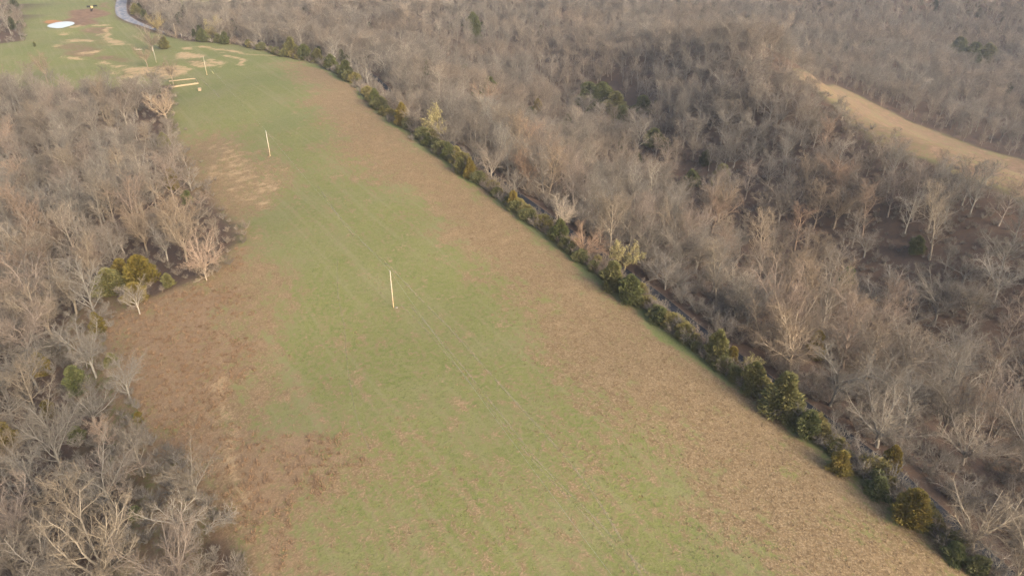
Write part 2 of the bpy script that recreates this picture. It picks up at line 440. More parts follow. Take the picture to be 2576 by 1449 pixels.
s = N('worn_track')
pos = s.n('ShaderNodeNewGeometry').outputs['Position']
n1, n2 = s.noise(.25, 3, .6, pos), s.noise(2.2, 4, .7, pos)
alpha = s.math('MULTIPLY', s.ramp(s.math('ADD', s.attr('side'), s.math('MULTIPLY', n2, .9)), 1.5, .55), s.ramp(n1, .25, .6), clamp=True)
alpha = s.math('MULTIPLY', alpha, .32)
s.set(s.b.inputs['Alpha'], alpha)
trk_c = s.mix(n2, (.33, .275, .18), (.40, .33, .23))
track_mat = s.done(trk_c, .95)
for tr, wd in [([(800, 470), (870, 570), (945, 640), (990, 683), (1040, 735), (1120, 815), (1220, 925), (1330, 1050), (1430, 1160), (1500, 1255), (1560, 1355), (1612, 1449), (1660, 1560)], .75),
               ([(1030, 765), (1085, 830), (1165, 925), (1262, 1045), (1345, 1150), (1420, 1230), (1500, 1310), (1565, 1380), (1635, 1449), (1720, 1540)], .6),
               ([(1010, 770), (1070, 830), (1150, 925), (1245, 1040), (1325, 1142), (1400, 1224), (1480, 1306), (1545, 1385), (1590, 1449), (1650, 1540)], .4),
               ([(848, 650), (850, 740), (866, 820), (870, 880), (880, 960), (900, 1060), (930, 1130)], .3),
               ([(505, 198), (530, 222), (552, 246)], 1.0)]:
    P = resample(Gs(tr), 1.5)
    ribbon('wheel_track', P, wd, .035, track_mat, 3, kind='structure')

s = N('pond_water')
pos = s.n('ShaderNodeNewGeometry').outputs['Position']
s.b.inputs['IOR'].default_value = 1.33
pond_mat = s.done((.62, .66, .66), .12, s.noise(1.5, 3, .5, pos), .05, .05, .5)  # pale base colour stands in for the bright sky reflection on the water
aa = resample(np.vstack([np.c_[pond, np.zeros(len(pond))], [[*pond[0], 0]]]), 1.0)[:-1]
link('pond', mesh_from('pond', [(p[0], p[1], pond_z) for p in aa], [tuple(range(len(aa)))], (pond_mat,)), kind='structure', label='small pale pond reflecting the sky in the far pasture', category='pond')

# ------------------------------------------------------------------ tree generator
def tubes(paths, radii, sides):
    B, n, _ = paths.shape
    T = np.gradient(paths, axis=1)
    T /= np.linalg.norm(T, axis=2, keepdims=True) + 1e-9
    ref = np.where(np.abs(T[:, :1, 2:3]) > .8, np.array([1.0, .2, 0]), np.array([0, .1, 1.0]))
    ref = np.broadcast_to(ref, T.shape)
    U = np.cross(T, ref); U /= np.linalg.norm(U, axis=2, keepdims=True) + 1e-9
    W = np.cross(T, U)
    a = np.linspace(0, 2 * np.pi, sides, endpoint=False)
    Vt = paths[:, :, None] + radii[:, :, None, None] * (U[:, :, None] * np.cos(a)[:, None] + W[:, :, None] * np.sin(a)[:, None])
    ii = np.arange(B * n * sides).reshape(B, n, sides)
    nx = np.roll(ii, -1, axis=2)
    Fq = np.stack([ii[:, :-1], nx[:, :-1], nx[:, 1:], ii[:, 1:]], -1).reshape(-1, 4)
    return Vt.reshape(-1, 3), Fq

def cones(P0, P1, r):
    """three-sided tapering twigs"""
    B = len(P0)
    T = P1 - P0; T /= np.linalg.norm(T, axis=1, keepdims=True) + 1e-9
    ref = np.where(np.abs(T[:, 2:3]) > .8, np.array([1.0, .2, 0]), np.array([0, .1, 1.0]))
    U = np.cross(T, ref); U /= np.linalg.norm(U, axis=1, keepdims=True) + 1e-9
    W = np.cross(T, U)
    Vt = np.stack([P0 + U * r[:, None], P0 + (-.5 * U + .87 * W) * r[:, None], P0 + (-.5 * U - .87 * W) * r[:, None], P1], 1).reshape(-1, 3)
    b = np.arange(B) * 4
    Ft = np.concatenate([np.stack([b, b + 1, b + 3], 1), np.stack([b + 1, b + 2, b + 3], 1), np.stack([b + 2, b, b + 3], 1)])
    return Vt, Ft

def grow(g, P, D, L, r0, n, wobble, trop, taper=.35):
    B = len(P)
    paths = np.zeros((B, n + 1, 3)); paths[:, 0] = P
    D = D / (np.linalg.norm(D, axis=1, keepdims=True) + 1e-9)
    for i in range(n):
        D = D + g.normal(0, wobble, (B, 3)) + np.array([0, 0, trop])
        D = D / (np.linalg.norm(D, axis=1, keepdims=True) + 1e-9)
        paths[:, i + 1] = paths[:, i] + D * (L / n)[:, None]
    rad = r0[:, None] * np.linspace(1, taper, n + 1)[None]
    return paths, rad

def kids(g, paths, radii, L, kn, t0, t1, ang, angv, ratio, fall, rf, power=1.0):
    B, n1, _ = paths.shape
    t = t0 + (t1 - t0) * ((np.arange(kn)[None] + g.random((B, kn))) / kn) ** power
    f = t * (n1 - 1); i = np.minimum(f.astype(int), n1 - 2); u = (f - i)[..., None]
    bi = np.arange(B)[:, None]
    P = paths[bi, i] * (1 - u) + paths[bi, i + 1] * u
    T = paths[bi, i + 1] - paths[bi, i]; T /= np.linalg.norm(T, axis=2, keepdims=True) + 1e-9
    r = radii[bi, i] * (1 - u[..., 0]) + radii[bi, i + 1] * u[..., 0]
    az = g.random((B, 1)) * 6.28 + np.arange(kn)[None] * 2.4 + g.normal(0, .4, (B, kn))
    ref = np.where(np.abs(T[..., 2:3]) > .8, np.array([1.0, .2, 0]), np.array([0, .1, 1.0]))
    U = np.cross(T, ref); U /= np.linalg.norm(U, axis=2, keepdims=True) + 1e-9
    W = np.cross(T, U)
    a = np.radians(np.clip(g.normal(ang, angv, (B, kn)), 8, 100))
    D = np.cos(a)[..., None] * T + np.sin(a)[..., None] * (U * np.cos(az)[..., None] + W * np.sin(az)[..., None])
    Lc = L[:, None] * ratio * (1 - fall * t) * g.uniform(.65, 1.25, (B, kn))
    return P.reshape(-1, 3), D.reshape(-1, 3), Lc.ravel(), (r * rf).ravel(), t.ravel()

def gen_tree(seed, H, form):
    g = np.random.default_rng(seed)
    A, Bm = [], []
    if form == 'forest':
        tl, tr, kn1, t0, ang, ratio, fall, trop1, wob1 = .74 * H, .013 * H, 16, .22, 42, .64, .45, .10, .14
        ks = [(8, .46), (6, .52), (9, .6)]
    elif form == 'narrow':
        tl, tr, kn1, t0, ang, ratio, fall, trop1, wob1 = .80 * H, .012 * H, 15, .28, 36, .48, .45, .11, .13
        ks = [(8, .5), (6, .52), (8, .62)]
    elif form == 'fork':
        tl, tr, kn1, t0, ang, ratio, fall, trop1, wob1 = .36 * H, .018 * H, 9, .5, 33, 1.75, .15, .05, .13
        ks = [(12, .36), (9, .5), (10, .55)]
    elif form == 'oak':
        tl, tr, kn1, t0, ang, ratio, fall, trop1, wob1 = .27 * H, .026 * H, 9, .45, 46, 2.3, .1, .055, .17
        ks = [(12, .38), (9, .48), (10, .54)]
    elif form == 'round':
        tl, tr, kn1, t0, ang, ratio, fall, trop1, wob1 = .24 * H, .026 * H, 14, .6, 42, 2.7, .0, .02, .07
        ks = [(12, .34), (8, .5), (8, .55)]
    elif form == 'gnarled':
        tl, tr, kn1, t0, ang, ratio, fall, trop1, wob1 = .26 * H, .022 * H, 7, .35, 44, 2.2, .1, .03, .26
        ks = [(9, .42), (7, .5), (6, .5)]
    else:  # shrub
        tl, tr, kn1, t0, ang, ratio, fall, trop1, wob1 = .12 * H, .03 * H, 14, .1, 38, 6.4, .1, .03, .14
        ks = [(8, .42), (6, .5), (5, .6)]
    lean = g.normal(0, .04, 2)
    p0, r0 = grow(g, np.array([[0, 0, -.5]]), np.array([[lean[0], lean[1], 1.0]]), np.array([tl + .5]), np.array([tr]), 8, .035 if form in ('forest', 'narrow') else .06, .03, .30 if form in ('forest', 'narrow') else .75)
    r0[:, 0] *= 1.35
    A.append(tubes(p0, r0, 7))
    P, D, L, r, t = kids(g, p0, r0, np.array([tl]), kn1, t0, 1.0, ang, 9, ratio, fall, .58 if form in ('forest', 'narrow') else .50)
    if form == 'forest': L *= np.where(t < .5, .8, 1.0)
    p1, r1 = grow(g, P, D, L, r, 6, wob1, trop1, .25)
    A.append(tubes(p1, r1, 5))
    P, D, L2, r, t = kids(g, p1, r1, L, ks[0][0], .18, 1.0, 42, 12, ks[0][1], .35, .6)
    p2, r2 = grow(g, P, D, L2, np.maximum(r, .032), 4, .15, .05, .3)
    Bm.append(tubes(p2, r2, 4))
    P, D, L3, r, t = kids(g, p2, r2, L2, ks[1][0], .15, 1.0, 42, 12, ks[1][1], .3, .62)
    p3, r3 = grow(g, P, D, L3, np.maximum(r, .015), 2, .15, .05, .45)
    Bm.append(tubes(p3, r3, 3))
    P, D, L4, r, t = kids(g, p3, r3, L3, ks[2][0], .1, 1.0, 40, 12, ks[2][1], .2, .7)
    D = D + np.array([0, 0, .15]); D /= np.linalg.norm(D, axis=1, keepdims=True)
    tips = P + D * L4[:, None]
    Bm.append(cones(P, tips, np.clip(r, .010, .015)))
    def join(parts):
        Vs, Fs, off = [], [], 0
        for v, f in parts:
            Vs.append(v); Fs += (f + off).tolist(); off += len(v)
        return np.concatenate(Vs), Fs
    return join(A), join(Bm), tips, len(Bm[0][1])

def leafy(seed, H, W_, n, form, size):
    """sprays of foliage spread through an uneven crown"""
    g = np.random.default_rng(seed)
    lobes = 26
    la, lh = g.random(lobes) * 6.28, g.random(lobes)
    u = g.random(n) ** .85
    a = g.random(n) * 6.28
    if form == 'cedar':
        prof = np.minimum(1.0, (u / .10) ** .5) * np.clip(1.03 - u ** 1.7, 0.02, 1) ** .62
        z = .02 * H + .95 * H * u
    else:
        prof = np.sqrt(np.clip(1 - (u * 1.0 - .38) ** 2 / .40, 0.02, 1)); z = .04 * H + .96 * H * u
    bump = np.zeros(n)
    for k_ in range(lobes):
        da = np.angle(np.exp(1j * (a - la[k_])))
        bump = np.maximum(bump, np.exp(-(da / .45) ** 2 - ((u - lh[k_]) / .13) ** 2))
    rr = W_ / 2 * prof * (.60 + .52 * bump) * (g.random(n) ** .35)
    C = np.stack([rr * np.cos(a), rr * np.sin(a), z], 1)
    C += g.normal(0, .06 * W_ / 4, C.shape)
    D = np.stack([np.cos(a), np.sin(a), .5 + .6 * u], 1) + g.normal(0, .5, (n, 3))
    D /= np.linalg.norm(D, axis=1, keepdims=True)
    S = np.cross(D, g.normal(0, 1, (n, 3))); S /= np.linalg.norm(S, axis=1, keepdims=True)
    sz = size * g.uniform(.6, 1.4, n)[:, None]
    A_ = C - D * sz * .5 + S * sz * .28; B_ = C - D * sz * .5 - S * sz * .28; T_ = C + D * sz * .8
    Vv = np.stack([A_, B_, T_], 1).reshape(-1, 3)
    return Vv, np.arange(3 * n).reshape(n, 3).tolist()

# bark and leaf materials; every tree's own tint is its object colour
def bark_material(name, a, b):
    s = N(name)
    oi = s.n('ShaderNodeObjectInfo')
    pos = s.n('ShaderNodeNewGeometry').outputs['Position']
    c = s.mix(oi.outputs['Random'], a, b)
    c = s.mix(1.0, c, oi.outputs['Color'], 'MULTIPLY')
    st_ = s.noise(.016, 2, .6, oi.outputs['Location'])
    c = s.mix(s.math('MULTIPLY', s.ramp(st_, .42, .62), .75), c, s.mix(1.0, c, (1.10, .98, .88, 1), 'MULTIPLY'))
    wn = s.n('ShaderNodeTexWhiteNoise', noise_dimensions='3D'); s.set(wn.inputs['Vector'], oi.outputs['Location'])
    c = s.mix(s.ramp(wn.outputs[0], .86, .95), c, s.mix(1.0, c, (1.35, 1.36, 1.36, 1), 'MULTIPLY'))
    n = s.noise(1.6, 3, .6, pos)
    c = s.mix(s.math('MULTIPLY', s.ramp(n, .4, .7), .35), c, (.10, .10, .08))
    return s.done(c, .9)
bark = bark_material('bark', (.215, .192, .158), (.28, .25, .205))
twig = bark_material('twigs', (.152, .130, .104), (.202, .173, .138))
def leaf_material(name, a, b, c_):
    s = N(name)
    oi = s.n('ShaderNodeObjectInfo')
    pos = s.n('ShaderNodeNewGeometry').outputs['Position']
    n = s.noise(.9, 3, .6, pos); n2 = s.noise(4, 2, .6, pos)
    c = s.mix(s.ramp(n, .35, .65), a, b)
    c = s.mix(s.math('MULTIPLY', s.ramp(n2, .5, .7), .5), c, c_)
    c = s.mix(1.0, c, oi.outputs['Color'], 'MULTIPLY')
    return s.done(c, .8, spec=.15)
cedar_leaf = leaf_material('cedar_foliage', (.125, .125, .046), (.168, .150, .056), (.215, .180, .072))
shrub_leaf = leaf_material('shrub_foliage', (.140, .136, .062), (.180, .158, .078), (.22, .175, .10))
bud_leaf = leaf_material('spring_buds', (.33, .275, .125), (.28, .245, .115), (.38, .31, .155))
rust_leaf = leaf_material('rust_blades', (.235, .150, .088), (.185, .118, .070), (.30, .205, .12))
dry_leaf = leaf_material('dry_blades', (.25, .172, .10), (.20, .138, .08), (.31, .225, .13))

PROTO = {}
def proto_tree(key, seed, H, form):
    (tv, tf), (cv, cf), tips, nb = gen_tree(seed, H, form)
    cm_ = np.ones(len(cf), int); cm_[:nb] = 0
    PROTO[key] = dict(trunk=mesh_from('trunk', tv, tf, (bark,), True), crown=mesh_from('crown', cv, cf, (bark, twig), False, cm_), nb=nb, H=float(max(cv[:, 2].max(), 1)),
                      W=float(np.percentile(np.hypot(cv[:, 0], cv[:, 1]), 97) * 2), tips=tips, raw=((tv, tf), (cv, cf)))
for i in range(4): proto_tree('forest%d' % i, 11 + i, 17, 'forest')
for i in range(2): proto_tree('narrow%d' % i, 31 + i, 18, 'narrow')
for i in range(3): proto_tree('fork%d' % i, 41 + i, 16, 'fork')
for i in range(3): proto_tree('oak%d' % i, 51 + i, 17, 'oak')
proto_tree('round0', 61, 15, 'round')
for i in range(2): proto_tree('gnarled%d' % i, 71 + i, 8, 'gnarled')
for i in range(2): proto_tree('shrub%d' % i, 81 + i, 4.5, 'shrub')
for k_ in PROTO: print('proto', k_, round(PROTO[k_]['H'], 1), round(PROTO[k_]['W'], 1), len(PROTO[k_]['crown'].polygons))

LEAF = {}
for i in range(4):
    H, W_ = 8.0, (4.6, 5.6, 4.0, 6.4)[i]
    lv, lf = leafy(90 + i, H, W_, 9000, 'cedar', .36)
    tp, trd = grow(np.random.default_rng(90 + i), np.array([[0, 0, -.4]]), np.array([[0, 0, 1.0]]), np.array([6.6]), np.array([.17]), 6, .02, .02, .2)
    LEAF['cedar%d' % i] = dict(crown=mesh_from('crown', lv, lf, (cedar_leaf,)), trunk=mesh_from('trunk', *tubes(tp, trd, 6), (bark,), True), H=H, W=W_, raw=(lv, lf))
for i in range(3):
    H, W_ = 3.2, (4.4, 5.4, 3.8)[i]
    lv, lf = leafy(96 + i, H, W_, 5200, 'shrub', .28)
    g = np.random.default_rng(96 + i)
    az = g.random(7) * 6.28
    tp, trd = grow(g, np.zeros((7, 3)) - [0, 0, .3], np.stack([np.cos(az) * .6, np.sin(az) * .6, np.ones(7)], 1), np.full(7, 2.6), np.full(7, .05), 4, .1, .05, .4)
    LEAF['bush%d' % i] = dict(crown=mesh_from('crown', lv, lf, (shrub_leaf,)), trunk=mesh_from('stem', *tubes(tp, trd, 4), (bark,), True), H=H, W=W_, raw=(lv, lf))
# ------------------------------------------------------------------ placing trees
LANDMARKS = []          # (short phrase, x, y)
TAKEN = []              # (x, y, radius) kept clear of the scattered woods
def part(name, data, root, loc=(0, 0, 0), color=None):
    o = link(name, data, root, loc)
    if color is not None: o.color = (*color, 1)
    return o

def bare(key, P, scale, rz, tint, label, name='bare_tree', cat='tree', group=None, lean=(0, 0), zs=1.0):
    p = PROTO[key]
    r = link(name, None, None, P, label=label, category=cat)
    r.empty_display_size = .5
    if group: r['group'] = group
    r.rotation_euler = (lean[0], lean[1], rz); r.scale = (scale, scale, scale * zs)
    part('trunk', p['trunk'], r, color=tint); part('crown', p['crown'], r, color=tint)
    return r

def green(key, P, scale, rz, tint, label, name='cedar_tree', cat='tree', group=None, zs=1.0):
    p = LEAF[key]
    r = link(name, None, None, P, label=label, category=cat)
    r.empty_display_size = .5
    if group: r['group'] = group
    r.rotation_euler = (0, 0, rz); r.scale = (scale, scale, scale * zs)
    part('trunk' if name == 'cedar_tree' else 'stem', p['trunk'], r, color=(1, 1, 1)); part('crown', p['crown'], r, color=tint)
    return r

def px_scale(P, wpx, W_):
    _, _, dep = proj(np.array(P) + [0, 0, 5])
    return float(wpx * dep / FPX / W_)

GREY, PINK, TAN, PALE, BROWN, YEL, RUST = (.92, .94, .96), (1.10, 1.0, .97), (1.14, 1.05, .92), (1.5, 1.48, 1.42), (.80, .77, .73), (1.4, 1.3, .72), (1.12, .93, .82)

LIT, PALE_PINK, PALEG = (1.5, 1.4, 1.24), (1.45, 1.32, 1.26), (1.3, 1.27, 1.22)  # paler tan, pinkish and grey tints for crowns that stand out
# (px, py of the foot, crown width, shape, tint, label, short phrase)
HEROES = [
    (372, 170, 52, 'fork0', TAN, 'thin pale bare tree on the green pasture left of the guyed pole', 'thin pasture tree'),
    (436, 212, 56, 'fork1', TAN, 'thin tan bare tree at the left end of the timber foundation', 'tree at the foundation end'),
    (120, 208, 60, 'fork2', TAN, 'spreading pale bare tree rising before the green pasture below the pond', 'pale tree below the pond'),
    (22, 250, 66, 'fork1', TAN, 'pale bare tree at the top of the left wood under the far corner wood', 'pale tree at the wood top'),
    (272, 1492, 345, 'oak0', (1.25, 1.17, 1.04), 'huge spreading bare oak with forked tan limbs in the near left corner', 'huge forked oak'),
    (462, 1495, 270, 'round0', PINK, 'pinkish bare tree beside the huge forked oak, its crown over the field edge', 'pinkish tree beside the huge oak'),
    (448, 1345, 190, 'oak1', PALE, 'pale bare tree with twisted upper limbs, just behind the pinkish corner tree', 'twisted pale tree'),
    (520, 1345, 130, 'gnarled0', GREY, 'thin grey sapling leaning out over the orange grass at the wood edge', 'thin leaning sapling'),
    (285, 1290, 180, 'fork1', GREY, 'tall grey bare tree directly behind the huge forked oak', 'tall grey tree behind the huge oak'),
    (160, 1190, 170, 'fork2', GREY, 'broad grey bare tree above the near left corner, left of the dark cedars', 'broad grey tree by the near cedars'),
    (238, 1070, 150, 'oak2', GREY, 'wide grey bare tree rising from the dark cedars by the red grass', 'wide grey tree over the dark cedars'),
    (243, 950, 150, 'fork0', GREY, 'grey bare tree below the small round cedar at the tip of the red grass', 'grey tree below the round cedar'),
    (330, 1010, 110, 'fork2', GREY, 'slim grey bare tree at the red grass edge, right of the dark cedars', 'slim tree at the red grass'),
    (518, 694, 135, 'round0', PALE_PINK, 'round crowned pinkish bare tree standing out at the left field edge', 'round pinkish tree'),
    (520, 705, 66, 'gnarled1', PALE, 'small whitish bare tree in front of the round pinkish tree', 'small whitish tree'),
    (455, 610, 130, 'fork1', TAN, 'tan bare tree left of the round pinkish tree', 'tan tree left of the round tree'),
    (372, 640, 110, 'fork2', TAN, 'straight forked bare tree behind the yellow green cedars', 'forked tree behind the cedars'),
    (352, 790, 80, 'fork1', GREY, 'slender tan bare tree standing in front of the yellow green cedars', 'slender tree before the cedars'),
    (398, 500, 100, 'round0', PALE, 'pale domed bare tree in the left wood, level with the second pole', 'pale domed tree'),
    (420, 305, 120, 'oak1', TAN, 'wide tan bare tree just below the timber foundation', 'wide tree below the foundation'),
    (384, 130, 76, 'round0', TAN, 'round dense bare tree alone on the lawn beside the bend of the road', 'round lawn tree by the road bend'),
    (505, 520, 60, 'gnarled0', PINK, 'small pinkish bare tree at the left field edge below the yellow brown cedar', 'small pinkish edge tree'),
    (1985, 935, 245, 'oak0', LIT, 'large spreading tan oak beyond the road, the widest crown on the right', 'widest oak beyond the road'),
    (2205, 1125, 215, 'round0', PALEG, 'large grey oak on the red leaf slope above the black road strip', 'grey oak above the black road'),
    (2440, 1390, 245, 'round0', LIT, 'large many stemmed grey tree beside the road in the near right corner', 'many stemmed corner tree'),
    (2545, 1475, 190, 'fork1', TAN, 'tan bare tree at the extreme near right corner, right of the road', 'tan tree in the right corner'),
    (2420, 1170, 180, 'round0', PALEG, 'dense grey bare tree up the slope behind the many stemmed corner tree', 'dense grey slope tree'),
    (2112, 1120, 90, 'gnarled0', PALE, 'small white limbed bare tree against the black road between two cedars', 'white limbed roadside tree'),
    (2165, 1175, 85, 'gnarled1', PALE, 'low white branched tree on the black road edge, above the small olive cedar', 'low white branched tree'),
    (2255, 1235, 85, 'gnarled0', PALE, 'crooked white limbed tree in front of the orange tipped cedar', 'crooked white tree'),
    (1850, 745, 130, 'oak2', PALE, 'white barked bare tree with curved limbs above the roadside thicket', 'white barked tree'),
    (1398, 592, 95, 'fork0', PALE, 'pale bare tree leaning over the hedge beside the dark green shrub', 'pale leaning hedge tree'),
    (1460, 650, 110, 'round0', RUST, 'rusty low rounded bare tree in the hedge, right of the pale leaning tree', 'rusty rounded hedge tree'),
    (1222, 285, 90, 'round0', RUST, 'rounded reddish bare tree standing above the grey wood in the valley', 'rounded reddish tree'),
    (1440, 470, 110, 'round0', PALE_PINK, 'pinkish bare tree with fan crown on the near slope above the hedge', 'pinkish fan tree'),
    (1750, 610, 120, 'round0', PALE_PINK, 'tall pinkish bare tree on the near slope above the yellow budding tree', 'tall pinkish slope tree'),
    (1912, 690, 110, 'forest3', TAN, 'tan bare tree with upright limbs behind the white barked tree', 'tan upright tree'),
    (2060, 860, 105, 'narrow0', GREY, 'grey bare tree right behind the widest oak crown', 'grey tree behind the widest oak'),
]
for i, (px, py, wp, key, tint, lab, short) in enumerate(HEROES):
    P = G(px, py)
    sc_ = px_scale(P, wp, PROTO[key]['W'])
    sc_ = min(sc_, 1.7)
    o = bare(key, P, sc_, random.random() * 6.28, tint, lab, lean=(0, R(16)) if 'leaning' in lab else (0, 0))
    if 'corner' in lab and 'oak' in lab: o.scale[2] *= 1.25
    if 'leaning' in lab: o.rotation_euler = (0, R(20), 0)
    LANDMARKS.append((short, P[0], P[1])); TAKEN.append((P[0], P[1], PROTO[key]['W'] * sc_ * (.62 if key == 'round0' else .45)))

# pale yellow trees that have begun to leaf
tb = PROTO['gnarled0']['tips']
def buds_mesh(tips, n, size, seed):
    g = np.random.default_rng(seed)
    C = tips[g.choice(len(tips), n)] + g.normal(0, .12, (n, 3))
    D = g.normal(0, 1, (n, 3)); D /= np.linalg.norm(D, axis=1, keepdims=True)
    S = np.cross(D, g.normal(0, 1, (n, 3))); S /= np.linalg.norm(S, axis=1, keepdims=True)
    sz = size * g.uniform(.6, 1.3, n)[:, None]
    Vv = np.stack([C - S * sz * .4, C + S * sz * .4, C + D * sz], 1).reshape(-1, 3)
    return mesh_from('buds', Vv, np.arange(3 * n).reshape(n, 3).tolist(), (bud_leaf,))
BUDS = {k_: buds_mesh(PROTO[k_]['tips'], 3600, .24, 5) for k_ in ('gnarled0', 'gnarled1', 'round0')}
for px, py, wp, key, lab, short in [
    (1572, 680, 96, 'gnarled0', 'pale yellow budding tree beyond the road, above the large dark cedars', 'yellow tree by the dark cedars'),
    (1092, 352, 84, 'gnarled1', 'pale yellow budding tree hanging over the far stretch of the hedge', 'yellow tree on the far hedge'),
    (1895, 935, 60, 'gnarled0', 'small pale yellow budding tree at the foot of the widest oak', 'small yellow tree under the widest oak'),
    (540, 96, 54, 'gnarled1', 'far yellowish budding tree over the thicket beside the road end pole', 'far yellowish budding tree'),
    (218, 975, 34, 'gnarled0', 'small yellow budding sapling on the dark cedars by the red grass', 'yellow sapling in the left wood')]:
    P = G(px, py); sc_ = px_scale(P, wp, PROTO[key]['W'])
    o = bare(key, P, sc_, random.random() * 6.28, YEL, lab, name='budding_tree')
    part('buds', BUDS[key], o)
    LANDMARKS.append((short, P[0], P[1])); TAKEN.append((P[0], P[1], 7))
P = G(400, 84); sc_ = px_scale(P, 58, PROTO['round0']['W'])
o = bare('round0', P, sc_, 2.0, YEL, 'yellowish willow like tree behind the round lawn tree by the road bend', name='budding_tree')
LANDMARKS.append(('yellowish willow', P[0], P[1])); TAKEN.append((P[0], P[1], 6))

OLIVE, DARK, GOLD, LIME = (1, 1, 1), (.70, .80, .80), (1.22, 1.0, .66), (.84, .70, .38)
